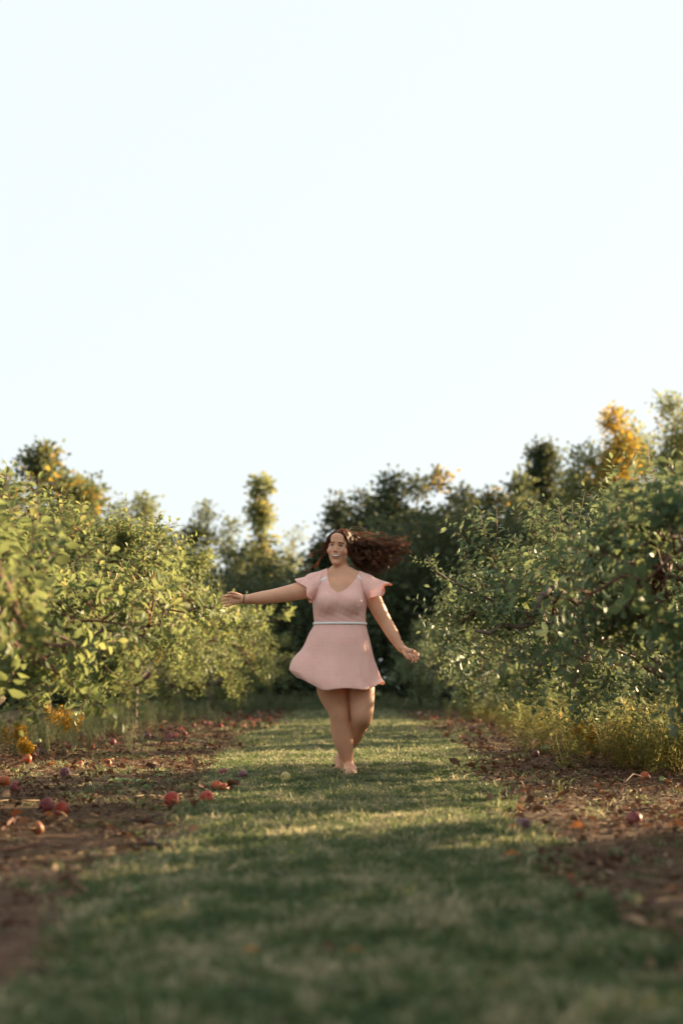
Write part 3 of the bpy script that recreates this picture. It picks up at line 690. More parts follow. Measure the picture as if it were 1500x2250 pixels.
# twigs and sticks on the ground
TG = 'sticks lying on the bare ground'
def stick(p0, p1, r, label, mat='redbark', seed=0, side=1):
    a = Vector((*G(*p0), 0)); b = Vector((*G(*p1), 0)); rnd = random.Random(seed); a.z = float(gz(a.x, a.y)) + r; b.z = float(gz(b.x, b.y)) + r * 2
    pts = gnarl(a, b, 7, (b - a).length * .018, rnd, .012); mb = MB(); base = a.copy()
    mb.tube([p - base for p in pts], [r * (1 - .5 * i / 7) for i in range(8)], 6)
    if side:
        q = pts[4] - base; e = q + Vector((rnd.uniform(-.1, .1), rnd.uniform(.02, .12), .02)); mb.tube([q, (q + e) / 2 + Vector((0, 0, .01)), e], [r * .5, r * .4, r * .25], 5)
    o = mb.build('stick', M[mat]); o.location = base; tag(o, label, 'stick', TG)
for i, (p0, p1, r, lb, mt) in enumerate([((25, 1718), (182, 1702), .007, 'long thin dark stick behind the two maroon apples at left', 'redbark'), ((265, 1812), (372, 1826), .010, 'dark stick at the left border of the grass, nearest to the camera', 'darkbark'),
        ((300, 1868), (352, 1876), .016, 'thick dark stub of wood lying at the grass edge on the left', 'darkbark'), ((0, 1832), (50, 1808), .010, 'dark stick under the golden brown leaf at the left edge', 'redbark'),
        ((10, 1878), (175, 1866), .008, 'long brown stick across the near left ground', 'redbark'), ((1340, 1740), (1380, 1765), .006, 'pale grey forked twig on the right bare ground', 'bark'),
        ((1345, 1672), (1500, 1640), .010, 'bleached stick slanting under the yellow weeds', 'bark'), ((1300, 1735), (1500, 1712), .006, 'thin long brown twig behind the pale leaf on the right', 'redbark'),
        ((1120, 1725), (1190, 1728), .006, 'thin dark twig at the edge of the sunlit litter', 'darkbark'), ((860, 1622), (930, 1634), .007, 'thin dark stick lying in the grass behind the woman', 'darkbark'),
        ((310, 1640), (390, 1636), .008, 'grey-brown stick below the purple apples on the left', 'redbark'), ((1350, 1780), (1500, 1792), .006, 'thin brown twig behind the maroon apple on the right', 'redbark')]):
    stick(p0, p1, r, lb, mt, i + 3)

# ------------------------------------------------------------------ windfall apples
def apple_mesh(seed):
    rnd = random.Random(seed); mb = MB(); ns, nr = 18, 12; vs = []; fs = []
    for i in range(nr + 1):
        t = PI * i / nr
        r = math.sin(t) * (1 + .10 * math.cos(t)); z = .88 * math.cos(t) - .20 * math.exp(-(t / .42) ** 2) + .14 * math.exp(-((PI - t) / .38) ** 2)
        for k in range(ns):
            a = 2 * PI * k / ns; q = 1 + .025 * math.cos(5 * a) * (t / PI) + .02 * math.sin(2 * a + seed)
            vs.append((r * q * math.cos(a), r * q * math.sin(a), z))
    for i in range(nr):
        for k in range(ns):
            k2 = (k + 1) % ns; fs.append((i * ns + k, (i + 1) * ns + k, (i + 1) * ns + k2, i * ns + k2))
    mb.add(vs, fs); return mb
def apple_mat(name, c1, c2, c3):
    m, nt = mat_new(name); tc = N(nt, 'ShaderNodeTexCoord').outputs['Object']
    mp = N(nt, 'ShaderNodeMapping'); mp.inputs['Scale'].default_value = (6, 6, 1.2); nt.links.new(tc, mp.inputs[0])
    n1 = noise(nt, 1.2, 4, mp.outputs[0]); n2 = noise(nt, 1.1, 2, tc)
    c = ramp(nt, n1, [(.35, c1), (.62, c2)]); c = mixc(nt, ramp(nt, n2, [(.45, (0, 0, 0)), (.7, (1, 1, 1))]), c, c3)
    p = N(nt, 'ShaderNodeBsdfPrincipled'); p.inputs['Roughness'].default_value = .5; p.inputs['Specular IOR Level'].default_value = .3; nt.links.new(c, p.inputs['Base Color'])
    o = N(nt, 'ShaderNodeOutputMaterial'); nt.links.new(p.outputs[0], o.inputs[0]); return m
AM = {'red': apple_mat('red_apple', (.26, .018, .014), (.36, .035, .02), (.34, .08, .035)), 'orange': apple_mat('orange_apple', (.36, .045, .02), (.46, .10, .035), (.44, .17, .06)),
      'maroon': apple_mat('maroon_apple', (.17, .022, .028), (.25, .045, .045), (.22, .09, .08)), 'purple': apple_mat('purple_apple', (.085, .022, .035), (.13, .04, .055), (.17, .10, .11)),
      'green': apple_mat('green_apple', (.30, .36, .16), (.38, .40, .20), (.34, .30, .14)), 'yellow': apple_mat('yellow_apple', (.44, .36, .12), (.50, .40, .16), (.40, .28, .11)), 'brown': apple_mat('brown_apple', (.24, .09, .04), (.32, .13, .05), (.18, .08, .04))}
AME = {}
for k in AM: AME[k] = [apple_mesh(s).mesh('apple', AM[k]) for s in (1, 2, 3)]
sm = MB(); sm.tube([(0, 0, .62), (.03, 0, .85), (.10, .02, 1.05)], [.055, .045, .06], 5); STEM = sm.mesh('stem', M['darkbark'])
def apple(px, py, c, diam, label, group, seed, stem=True):
    x, y = G(px, py); rnd = random.Random(seed); r = diam / 2
    # (px, py) is the apple's middle: it stands where the line of sight is r above the ground
    k = (CAMZ - r) / CAMZ; x *= k; y *= k
    o = bpy.data.objects.new('apple', AME[c][seed % 3]); COL.objects.link(o)
    o.location = (x, y, float(gz(x, y)) + r * .92); o.rotation_euler = (rnd.uniform(-1.3, 1.3), rnd.uniform(-1.3, 1.3), rnd.uniform(0, 6)); o.scale = (r, r, r)
    tag(o, label, 'apple', group)
    if stem: s = bpy.data.objects.new('stem', STEM); COL.objects.link(s); s.parent = o
AG = 'windfall apples lying on the ground'
AP = [(10, 1714, 'orange', .072, 'orange-red apple at the very left edge of the bare ground'), (34, 1728, 'maroon', .068, 'dull red apple just in front of the orange-red one at the left edge'),
      (143, 1694, 'purple', .072, 'dark purple apple beside the orange leaves on the left'), (176, 1678, 'orange', .06, 'orange apple behind the dark purple one'),
      (236, 1674, 'orange', .066, 'orange apple alone in front of the feathery weed'), (60, 1667, 'orange', .078, 'pinkish orange apple under the nearest left tree'),
      (72, 1658, 'maroon', .07, 'red apple touching the pinkish orange one'), (93, 1650, 'purple', .062, 'dark sunken apple between the green and pinkish apples'),
      (101, 1635, 'maroon', .066, 'crimson apple at the foot of the wooden stake'), (85, 1628, 'green', .072, 'pale green apple left of the stake'),
      (67, 1622, 'maroon', .072, 'crimson apple left of the pale green one'), (78, 1615, 'red', .066, 'red apple behind the pale green one'), (58, 1631, 'red', .06, 'pink apple in the weeds left of the pale green one'),
      (152, 1637, 'maroon', .066, 'dull crimson apple half hidden by weeds right of the stake'), (203, 1641, 'orange', .05, 'small orange apple in front of the weeds'),
      (325, 1617, 'purple', .084, 'purple apple right of the feathery weeds, the left one of two'), (369, 1610, 'purple', .08, 'purple apple on open ground, the right one of two'),
      (398, 1602, 'red', .072, 'red apple behind and right of the purple ones'), (425, 1594, 'maroon', .075, 'red apple farther back toward the left row trunks'), (305, 1582, 'orange', .07, 'small orange apple by the dark double trunk'),
      (31, 1608, 'purple', .08, 'purple apple deep under the nearest left tree'), (17, 1603, 'red', .07, 'red apple beside the purple one deep under the tree'),
      (103, 1766, 'maroon', .071, 'maroon apple with a sunlit side, left one of the near pair'), (137, 1777, 'red', .068, 'red apple, right one of the near pair on the left'),
      (83, 1820, 'brown', .055, 'brown rotting apple nearest to the camera on the left'), (377, 1755, 'red', .077, 'bright red shiny apple left of the grass'),
      (454, 1751, 'red', .072, 'bright red apple on the very border of the grass'), (477, 1723, 'orange', .064, 'orange-red apple, left one of a touching pair on the grass'),
      (494, 1726, 'orange', .052, 'smaller orange apple, right one of the touching pair'), (490, 1696, 'maroon', .066, 'crimson apple in the grass behind the touching pair'),
      (532, 1704, 'purple', .068, 'purple apple in the grass left of the yellow one'), (628, 1706, 'yellow', .068, 'pale yellow apple in the grass left of the woman\'s feet'),
      (1416, 1705, 'orange', .066, 'orange-red apple in the sunlit litter at right'), (1392, 1799, 'maroon', .066, 'maroon apple nearest to the camera on the right ground'),
      (1148, 1813, 'purple', .066, 'dark purple apple at the right border of the grass'), (1197, 1645, 'green', .085, 'pale green apple on the shaded right ground'),
      (1177, 1657, 'purple', .06, 'small purple apple in front of the pale green one on the right'), (1203, 1636, 'red', .055, 'small red apple behind the pale green one on the right'),
      (1274, 1658, 'orange', .07, 'pinkish apple at the corner of the yellow weeds'), (1295, 1657, 'orange', .062, 'orange apple just right of the pinkish one by the weeds'),
      (1402, 1652, 'red', .07, 'red apple under the yellow weeds at right'), (1040, 1602, 'purple', .12, 'large dark windfall apple on the shaded ground right of the lane'), (1177, 1604, 'maroon', .10, 'maroon apple in the far litter below the gnarled limb')]
for i, (px, py, c, d, lb) in enumerate(AP): apple(px, py, c, min(d, .085), lb, AG, i)
rnd = random.Random(8)
for i in range(46):
    left = i < 22
    px = rnd.uniform(440, 640) if left else rnd.uniform(930, 1290); py = 1573 + rnd.random() * 22 + (0 if left else 3)
    apple(px, py, rnd.choice(['red', 'red', 'maroon', 'orange', 'purple']), rnd.uniform(.065, .08), 'small blurred apple in the far litter on the %s side of the lane' % ('left' if left else 'right'), 'far windfall apples on the %s' % ('left' if left else 'right'), 100 + i, stem=False)
for i in range(14):
    px = rnd.uniform(130, 440); py = rnd.uniform(1596, 1632)
    apple(px, py, rnd.choice(['red', 'maroon', 'maroon', 'purple']), rnd.uniform(.06, .075), 'small dull apple half sunk in litter behind the left weeds', 'half hidden windfall apples on the left', 160 + i, stem=False)

#WOMAN#
# ------------------------------------------------------------------ the woman: one continuous body grown from a distance field
PX = DP / F * 1.0034          # metres per photo pixel where she stands
def smin(a, b, k):
    if k <= 0: return np.minimum(a, b)
    h = np.clip(.5 + .5 * (b - a) / k, 0, 1)
    return b * (1 - h) + a * h - k * h * (1 - h)
def V3(px, py, dy=0): return np.array(W(px, py, DP + dy))
class Cone:
    def __init__(s, a, b, ra, rb, k=.02, flat=None): s.a, s.b, s.ra, s.rb, s.k, s.flat = np.array(a, float), np.array(b, float), ra, rb, k, flat
    def box(s):
        r = max(s.ra, s.rb); return np.minimum(s.a, s.b) - r, np.maximum(s.a, s.b) + r
    def d(s, x, y, z):
        ab = s.b - s.a; L = ab @ ab + 1e-12
        t = np.clip(((x - s.a[0]) * ab[0] + (y - s.a[1]) * ab[1] + (z - s.a[2]) * ab[2]) / L, 0, 1)
        dx = x - (s.a[0] + t * ab[0]); dy = y - (s.a[1] + t * ab[1]); dz = z - (s.a[2] + t * ab[2])
        if s.flat is not None:   # squash across a direction (palm, foot)
            n, q = s.flat; h = dx * n[0] + dy * n[1] + dz * n[2]
            rr = np.sqrt(np.maximum(dx * dx + dy * dy + dz * dz - h * h, 0) + (h * q) ** 2) - (s.ra + (s.rb - s.ra) * t)
            return rr / (1 + (q - 1) * .5)
        return np.sqrt(dx * dx + dy * dy + dz * dz) - (s.ra + (s.rb - s.ra) * t)
class Ell:
    def __init__(s, c, r, k=.02, rot=None, sub=False): s.c, s.r, s.k, s.rot, s.sub = np.array(c, float), np.array(r, float), k, rot, sub
    def box(s):
        m = s.r.max() if s.rot is not None else s.r
        return s.c - m, s.c + m
    def d(s, x, y, z):
        x = x - s.c[0]; y = y - s.c[1]; z = z - s.c[2]
        if s.rot is not None:
            Rm = s.rot; x, y, z = (Rm[0][0] * x + Rm[1][0] * y + Rm[2][0] * z, Rm[0][1] * x + Rm[1][1] * y + Rm[2][1] * z, Rm[0][2] * x + Rm[1][2] * y + Rm[2][2] * z)
        k0 = np.sqrt((x / s.r[0]) ** 2 + (y / s.r[1]) ** 2 + (z / s.r[2]) ** 2) + 1e-9
        k1 = np.sqrt((x / s.r[0] ** 2) ** 2 + (y / s.r[1] ** 2) ** 2 + (z / s.r[2] ** 2) ** 2) + 1e-9
        return k0 * (k0 - 1) / k1
class Loft:
    """stack of elliptical sections: rows of (z, cx, cy, a, b)"""
    def __init__(s, rows, k=.02): s.rows = np.array(sorted(rows)); s.k = k
    def box(s):
        r = s.rows; return (np.array([(r[:, 1] - r[:, 3]).min(), (r[:, 2] - r[:, 4]).min(), r[0, 0]]), np.array([(r[:, 1] + r[:, 3]).max(), (r[:, 2] + r[:, 4]).max(), r[-1, 0]]))
    def d(s, x, y, z):
        r = s.rows; zz = z.ravel(); I = [np.interp(zz, r[:, 0], r[:, j]) for j in (1, 2, 3, 4)]
        # round the linear profile off
        for w in (.012, .024):
            pass
        cx, cy, a, b = [v.reshape(z.shape) for v in I]
        X = (x - cx) / a; Y = (y - cy) / b; q = np.sqrt(X * X + Y * Y) + 1e-9
        g = np.sqrt((X / a) ** 2 + (Y / b) ** 2) / q + 1e-9
        d2 = (q - 1) / g
        dz = np.maximum(r[0, 0] - z, z - r[-1, 0])
        return np.maximum(d2, dz)
class Grid:
    def __init__(s, lo, hi, h):
        s.lo = np.array(lo, float); s.h = h; s.n = np.ceil((np.array(hi) - s.lo) / h).astype(int) + 1
        s.F = np.full(tuple(s.n), .06, dtype=np.float32)
    def put(s, p, F=None, mode='add'):
        F = s.F if F is None else F
        lo, hi = p.box(); mg = .03 + p.k
        i0 = np.clip(np.floor((lo - mg - s.lo) / s.h).astype(int), 0, s.n); i1 = np.clip(np.ceil((hi + mg - s.lo) / s.h).astype(int) + 1, 0, s.n)
        if (i1 <= i0).any(): return
        ax = [s.lo[j] + np.arange(i0[j], i1[j]) * s.h for j in range(3)]
        x = ax[0][:, None, None]; y = ax[1][None, :, None]; z = ax[2][None, None, :]
        x, y, z = np.broadcast_arrays(x, y, z)
        d = p.d(x, y, z).astype(np.float32); sl = tuple(slice(i0[j], i1[j]) for j in range(3))
        if getattr(p, 'sub', False): F[sl] = -smin(-F[sl], d, p.k)
        else: F[sl] = smin(F[sl], d, p.k)
def nets(F, lo, h):
    S = F < 0; n = np.array(F.shape)
    c = [S[i:n[0] - 1 + i, j:n[1] - 1 + j, k:n[2] - 1 + k] for i in (0, 1) for j in (0, 1) for k in (0, 1)]
    tot = sum(q.astype(np.int8) for q in c); act = (tot > 0) & (tot < 8)
    ids = np.full(act.shape, -1, dtype=np.int64); cells = np.argwhere(act); ids[act] = np.arange(len(cells))
    acc = np.zeros((len(cells), 3)); cnt = np.zeros(len(cells))
    cor = [(i, j, k) for i in (0, 1) for j in (0, 1) for k in (0, 1)]
    vals = {q: F[cells[:, 0] + q[0], cells[:, 1] + q[1], cells[:, 2] + q[2]].astype(float) for q in cor}
    for a in cor:
        for ax in range(3):
            if a[ax] == 1: continue
            b = list(a); b[ax] = 1; b = tuple(b); va, vb = vals[a], vals[b]; m_ = (va < 0) != (vb < 0)
            t = np.where(m_, va / np.where(m_, va - vb, 1), 0); p = np.tile(np.array(a, float), (len(cells), 1)); p[:, ax] += t
            acc[m_] += p[m_]; cnt[m_] += 1
    V = (cells + acc / cnt[:, None]) * h + lo
    Q = []
    for ax in range(3):
        u, v = (ax + 1) % 3, (ax + 2) % 3
        s0 = [slice(1, -1)] * 3; s1 = [slice(1, -1)] * 3; s0[ax] = slice(0, n[ax] - 1); s1[ax] = slice(1, n[ax])
        A = S[tuple(s0)]; B = S[tuple(s1)]; e = np.argwhere(A != B)
        off = np.ones(3, int); off[ax] = 0; base = e + off
        fl = A[e[:, 0], e[:, 1], e[:, 2]]
        def cid(du, dv):
            q = base.copy(); q[:, u] -= du; q[:, v] -= dv; return ids[q[:, 0], q[:, 1], q[:, 2]]
        f = np.stack([cid(1, 1), cid(0, 1), cid(0, 0), cid(1, 0)], -1); f[~fl] = f[~fl][:, ::-1]; Q.append(f)
    Q = np.concatenate(Q); return V, Q[(Q >= 0).all(1)]
def clip(V, T, g):
    """keep where g <= 0, cutting triangles along g = 0"""
    V = list(map(tuple, V)); g = list(g); out = []; cut = {}
    G_ = np.array(g); m_ = G_[T] <= 0; full = m_.all(1); out = T[full].tolist(); part = T[m_.any(1) & ~full]
    def mid(a, b):
        k = (min(a, b), max(a, b))
        if k not in cut:
            t = g[a] / (g[a] - g[b]); cut[k] = len(V); V.append(tuple(V[a][j] * (1 - t) + V[b][j] * t for j in range(3)))
        return cut[k]
    for t in part.tolist():
        poly = []
        for i in range(3):
            a, b = t[i], t[(i + 1) % 3]
            if g[a] <= 0: poly.append(a)
            if (g[a] <= 0) != (g[b] <= 0): poly.append(mid(a, b))
        for i in range(1, len(poly) - 1): out.append([poly[0], poly[i], poly[i + 1]])
    V = np.array(V); out = np.array(out); used = np.unique(out); mp = np.full(len(V), -1); mp[used] = np.arange(len(used))
    return V[used], mp[out]
def tri(Q): return np.concatenate([Q[:, [0, 1, 2]], Q[:, [0, 2, 3]]])
def npmesh(name, V, T, mat, smooth=True):
    me = bpy.data.meshes.new(name); me.vertices.add(len(V)); me.vertices.foreach_set('co', V.astype(np.float32).ravel())
    me.loops.add(T.size); me.loops.foreach_set('vertex_index', T.ravel().astype(np.int32)); me.polygons.add(len(T))
    me.polygons.foreach_set('loop_start', (np.arange(len(T)) * T.shape[1]).astype(np.int32)); me.polygons.foreach_set('loop_total', np.full(len(T), T.shape[1], np.int32))
    me.update(calc_edges=True); me.validate(); me.materials.append(mat)
    me.polygons.foreach_set('use_smooth', [smooth] * len(me.polygons)); return me

WCX = V3(748, 1700)[0]
# --- torso sections, measured off the photograph (row, centre column, half width, half depth, centre depth)
TR = [(1250, 750, 22, .052, .012), (1262, 750, 36, .062, .014), (1272, 749, 50, .076, .014), (1284, 748, 58, .090, .010), (1300, 747, 58, .100, .004), (1325, 746, 57, .106, .0), (1345, 746, 55, .104, .0),
      (1368, 746.5, 53.5, .100, .0), (1385, 746, 56, .106, .004), (1410, 746, 61, .118, .010), (1440, 748, 65, .130, .018), (1462, 752, 65, .128, .020), (1482, 756, 62, .115, .015)]
def torso(): return Loft([(V3(c, r)[2], V3(c, r)[0], DP + cy, h * PX, b) for r, c, h, b, cy in TR], k=.03)
chest = [Ell(V3(722, 1322, -.088), (.068, .058, .064), .045), Ell(V3(771, 1322, -.088), (.068, .058, .064), .045), Ell(V3(748, 1420, -.04), (.12, .065, .10), .04), Ell(V3(746, 1296, -.045), (.13, .05, .06), .05)]
sh_l = [Cone(V3(727, 1262, .01), V3(688, 1282, .012), .040, .056, .03), Cone(V3(688, 1282, .012), V3(682, 1292, .012), .056, .058, .03)]
sh_r = [Cone(V3(772, 1262, .01), V3(805, 1284, .012), .040, .054, .03), Cone(V3(805, 1284, .012), V3(809, 1292, .012), .054, .055, .03)]
def chain(pts, k):
    q = np.array([(*V3(p[0], p[1], p[3]), p[2] * PX) for p in pts]); n = len(q); e = np.vstack([2 * q[0] - q[1], q, 2 * q[-1] - q[-2]]); out = []
    for i in range(n - 1):
        a, b_, c_, d = e[i:i + 4]
        for s in range(5):
            t = s / 5; out.append(.5 * ((2 * b_) + (c_ - a) * t + (2 * a - 5 * b_ + 4 * c_ - d) * t * t + (3 * b_ - a - 3 * c_ + d) * t ** 3))
    out.append(q[-1])
    return [Cone(out[i][:3], out[i + 1][:3], out[i][3], out[i + 1][3], .001) for i in range(len(out) - 1)]
armL = chain([(684, 1291, 19.5, .012), (668, 1296, 19.5, .005), (650, 1300, 18.7, 0), (627, 1305, 17.2, -.01), (605, 1309, 15.6, -.01), (590, 1311.5, 14.8, -.008), (575, 1313.5, 14.2, -.01), (556, 1315.5, 11.8, -.02), (541, 1316.5, 9.4, -.03), (534, 1317, 9.0, -.035)], .014)
armR = chain([(806, 1290, 18.5, .012), (817, 1312, 18.2, .012), (828, 1333, 17.2, .012), (838, 1352, 16.0, .012), (846, 1366, 14.8, .012), (856, 1383, 14.4, .0), (866, 1400, 12.6, -.02), (875, 1415, 10.0, -.035), (883, 1425, 8.8, -.045)], .014)
# image-left hand: palm to the camera, four fingers pointing left, thumb above
nrmL = np.array([0, 1, 0.])
handL = [Cone(V3(532, 1317, -.036), V3(511, 1318, -.045), .027, .034, .012, (nrmL, 1.9)), Cone(V3(527, 1312, -.05), V3(513, 1309, -.065), .014, .013, .010)]
def finger(pts, rs, k=.004): return [Cone(V3(*pts[i]), V3(*pts[i + 1]), rs[i], rs[i + 1], k if i else .006) for i in range(len(pts) - 1)]
fingL = [finger([(514, 1309.5, -.045), (504, 1309, -.055), (495, 1309.5, -.072), (488, 1311.5, -.088)], [.0095, .0085, .0078, .0066]),
         finger([(513, 1315, -.045), (502, 1316, -.057), (492, 1317.5, -.075), (485, 1319.5, -.092)], [.0095, .0088, .008, .0068]),
         finger([(513, 1321, -.045), (503, 1323, -.056), (494, 1325, -.072), (488, 1326.5, -.087)], [.0092, .0085, .0077, .0066]),
         finger([(514, 1326, -.043), (506, 1329, -.052), (499, 1331, -.064), (494, 1332, -.076)], [.0082, .0075, .0068, .006]),
         finger([(528, 1309, -.045), (518, 1304.5, -.062), (509, 1302.5, -.075), (502, 1303, -.084)], [.0125, .0105, .0092, .0075])]
# image-right hand: back of the hand up, fingers curled loosely down
nR = np.array([-.35, .35, .87]); nR = nR / np.linalg.norm(nR)
handR = [Cone(V3(883, 1426, -.046), V3(900, 1433, -.06), .026, .033, .010, (nR, 1.7))]
fingR = [finger([(898, 1428, -.04), (909, 1431, -.05), (917, 1436, -.062), (919, 1443, -.07)], [.0095, .0088, .008, .0068]),
         finger([(900, 1432, -.06), (911, 1436, -.072), (918, 1442, -.082), (918, 1449, -.086)], [.0095, .0088, .008, .0068]),
         finger([(899, 1436, -.078), (909, 1441, -.09), (914, 1448, -.097), (912, 1454, -.096)], [.0092, .0086, .0078, .0066]),
         finger([(896, 1438, -.09), (904, 1444, -.10), (908, 1450, -.104), (906, 1455, -.102)], [.0084, .0077, .007, .006]),
         finger([(886, 1432, -.07), (891, 1440, -.085), (897, 1446, -.09), (903, 1449, -.088)], [.0125, .0105, .009, .0075])]
# legs
legF = chain([(722, 1462, 31, .0), (727, 1500, 32, -.01), (729, 1515, 32.5, -.015), (734, 1530, 30, -.02), (739.5, 1547, 26.5, -.025), (745, 1566, 23, -.03), (747.5, 1584, 21.8, -.025), (750, 1603, 22.8, -.015), (754, 1624, 21.8, -.01), (759.5, 1650, 16.5, -.005), (764, 1670, 11.8, 0), (767.5, 1682, 10.4, 0), (768, 1692, 10.5, .005)], .018)
legF += [Ell(V3(746, 1568, -.055), (.040, .036, .052), .03), Ell(V3(753, 1612, .03), (.055, .05, .10), .04)]
legB = chain([(786, 1462, 31, .01), (791, 1500, 31, -.01), (793, 1525, 29, -.03), (794, 1548, 27, -.05), (794, 1568, 24.5, -.065), (793, 1580, 22, -.05), (787, 1592, 21.5, .0), (776, 1610, 21.5, .06), (765, 1632, 17.5, .12), (755, 1656, 12.5, .18), (749, 1668, 10.8, .20)], .018)
legB += [Ell(V3(795, 1572, -.085), (.040, .032, .045), .03), Ell(V3(777, 1606, .09), (.055, .05, .07), .04)]
nF = np.array([0, .25, 1.]); nF /= np.linalg.norm(nF)
def gp(px, py, z): x, y = G(px, py); return np.array([x, y, z])
fx = V3(769, 1690)[0]
footF = [Cone((fx, DP + .045, .035), (fx + .002, DP - .06, .045), .034, .036, .02), Cone((fx + .002, DP - .05, .042), (fx + .006, DP - .155, .022), .037, .040, .02, (np.array([0, 0, 1.]), 1.7)), Cone((fx - .012, DP - .02, .05), (fx - .004, DP - .13, .026), .030, .026, .02)]
toes = [[Cone((fx + (-.026 + .0145 * i), DP - .165 + .006 * i * i * .35, .020), (fx + (-.028 + .0155 * i), DP - .198 + .010 * i * (.5 + .2 * i), .013), (.0125, .0095, .009, .0085, .008)[i], (.0125, .009, .0085, .008, .0075)[i], .004)] for i in range(5)]
bx, by = V3(749, 1668, .20)[0], DP + .20
footB = [Cone(V3(749, 1668, .20), (bx + .0, by - .0, .085), .034, .036, .02), Cone((bx, by + .012, .10), (bx - .004, by - .035, .035), .034, .036, .02, (np.array([0, .9, .43]), 1.4)), Cone((bx, by + .03, .13), (bx, by + .02, .10), .027, .028, .02)]
toesB = [[Cone((bx + (-.026 + .013 * i), by - .035, .020), (bx + (-.028 + .014 * i), by - .070, .012), .0105, .009, .004)] for i in range(5)]

# head, in its own frame: x to the picture's right, -y out of the face, z up
HC = V3(745, 1204, -.01); yaw, roll, pit = math.radians(-13), math.radians(5), math.radians(3)
HR = np.array(Euler((pit, roll, yaw), 'XYZ').to_matrix())
def hp(x, y, z): return HC + HR @ np.array([x, y, z])
def he(c, r, k, sub=False): return Ell(hp(*c), r, k, HR, sub)
def hcn(a, b, ra, rb, k): return Cone(hp(*a), hp(*b), ra, rb, k)
head = [he((0, .022, .032), (.074, .094, .086), .02), he((0, -.022, -.018), (.067, .066, .086), .03), he((0, -.032, -.075), (.039, .043, .041), .03), he((0, -.070, -.101), (.022, .018, .017), .02),
        he((.041, -.056, -.024), (.027, .025, .024), .014), he((-.041, -.056, -.024), (.027, .025, .024), .014), he((0, -.098, -.086), (.022, .009, .006), .010, True),
        hcn((-.030, -.080, .034), (.030, -.080, .034), .009, .009, .016), he((0, -.072, .062), (.045, .02, .035), .02),
        he((.0305, -.096, .013), (.016, .014, .010), .010, True), he((-.0305, -.096, .013), (.016, .014, .010), .010, True),
        hcn((0, -.083, .022), (0, -.099, -.018), .007, .0095, .010), he((.0115, -.095, -.025), (.0075, .009, .0065), .006), he((-.0115, -.095, -.025), (.0075, .009, .0065), .006),
        he((0, -.078, -.050), (.030, .016, .020), .014), hcn((-.070, .008, .012), (-.072, .014, -.022), .012, .008, .008), hcn((.070, .008, .012), (.072, .014, -.022), .012, .008, .008)]
neck = [Cone(hp(0, .028, -.060), V3(748, 1252, .022), .042, .048, .012), Cone(V3(748, 1252, .018), V3(748, 1266, .02), .058, .066, .03), Cone(V3(735, 1262, -.02), V3(706, 1266, .0), .016, .02, .03), Cone(V3(762, 1262, -.02), V3(790, 1266, .0), .016, .02, .03)]

def body_field(lo, hi, h):
    g = Grid(lo, hi, h)
    for p in [torso()] + chest + sh_l + sh_r + neck + head: g.put(p)
    for arm in (armL, armR):
        F2 = np.full_like(g.F, .06)
        for p in arm: g.put(p, F2)
        g.F = smin(g.F, F2, .016)
    fine = handL + handR
    for p in fine: g.put(p)
    for fs in (fingL, fingR, toes, toesB): pass
    for hs, f in ((handL, fingL), (handR, fingR)):
        for ch in f:
            F2 = np.full_like(g.F, .06)
            for p in ch: g.put(p, F2)
            g.F = smin(g.F, F2, .0035)
    return g
def leg_field(g, prims, toelist):
    F2 = np.full_like(g.F, .06)
    for p in prims: g.put(p, F2)
    for t in toelist:
        for p in t: g.put(p, F2)
    return F2
def crop(V, T, lo, hi):
    for ax in range(3):
        if lo[ax] is not None: V, T = clip(V, T, lo[ax] - V[:, ax])
        if hi[ax] is not None: V, T = clip(V, T, V[:, ax] - hi[ax])
    return V, T
parts_ = []
zn = V3(748, 1254)[2]; xl = V3(536, 1317)[0]; xr = V3(880, 1420)[0]; zk = V3(748, 1500)[2]
def add_part(lo, hi, h, gl, gh, legs=False):
    g = body_field(lo, hi, h) if not legs else Grid(lo, hi, h)
    V, Q = nets(g.F, g.lo, g.h); V, T = crop(V, tri(Q), gl, gh); parts_.append((V, T))
g = body_field((V3(530, 1300)[0], DP - .26, .50), (V3(900, 1300)[0], DP + .26, zn + .03), .0055)
LF = leg_field(g, legF, []); LB = leg_field(g, legB, []); g.F = smin(g.F, np.minimum(LF, LB), .03)
V, Q = nets(g.F, g.lo, g.h); parts_.append(crop(V, tri(Q), (xl, None, .53), (xr, None, zn)))
g = Grid((V3(690, 1600)[0], DP - .24, -.02), (V3(850, 1600)[0], DP + .30, .56), .0045)
LF = leg_field(g, legF + footF, toes); LB = leg_field(g, legB + footB, toesB); g.F = smin(g.F, np.minimum(LF, LB), .012)
V, Q = nets(g.F, g.lo, g.h); parts_.append(crop(V, tri(Q), (None, None, None), (None, None, .53)))
add_part((V3(700, 1300)[0], DP - .17, zn - .02), (V3(795, 1300)[0], DP + .15, V3(748, 1150)[2]), .003, (None, None, zn), (None, None, None))
add_part((V3(478, 1300)[0], DP - .16, V3(500, 1345)[2]), (xl + .01, DP + .03, V3(500, 1292)[2]), .0026, (None, None, None), (xl, None, None))
add_part((xr - .01, DP - .16, V3(500, 1468)[2]), (V3(930, 1300)[0], DP + .03, V3(500, 1408)[2]), .0026, (xr, None, None), (None, None, None))
n0 = 0; VV = []; TT = []
for V, T in parts_: VV.append(V); TT.append(T + n0); n0 += len(V)
BV = np.concatenate(VV); BT = np.concatenate(TT)
person = empty('person', (WCX, DP, 0)); POFF = Vector((WCX, DP, 0))
tag(person, 'laughing barefoot woman with blowing brown hair and pink patterned dress skipping along the grass', 'person')
def plink(name, me, parent=person):
    if parent is person: me.transform(Matrix.Translation(-POFF))
    o = link(name, me, parent)
    if parent is not person: me.transform(Matrix.Translation(-POFF))
    return o
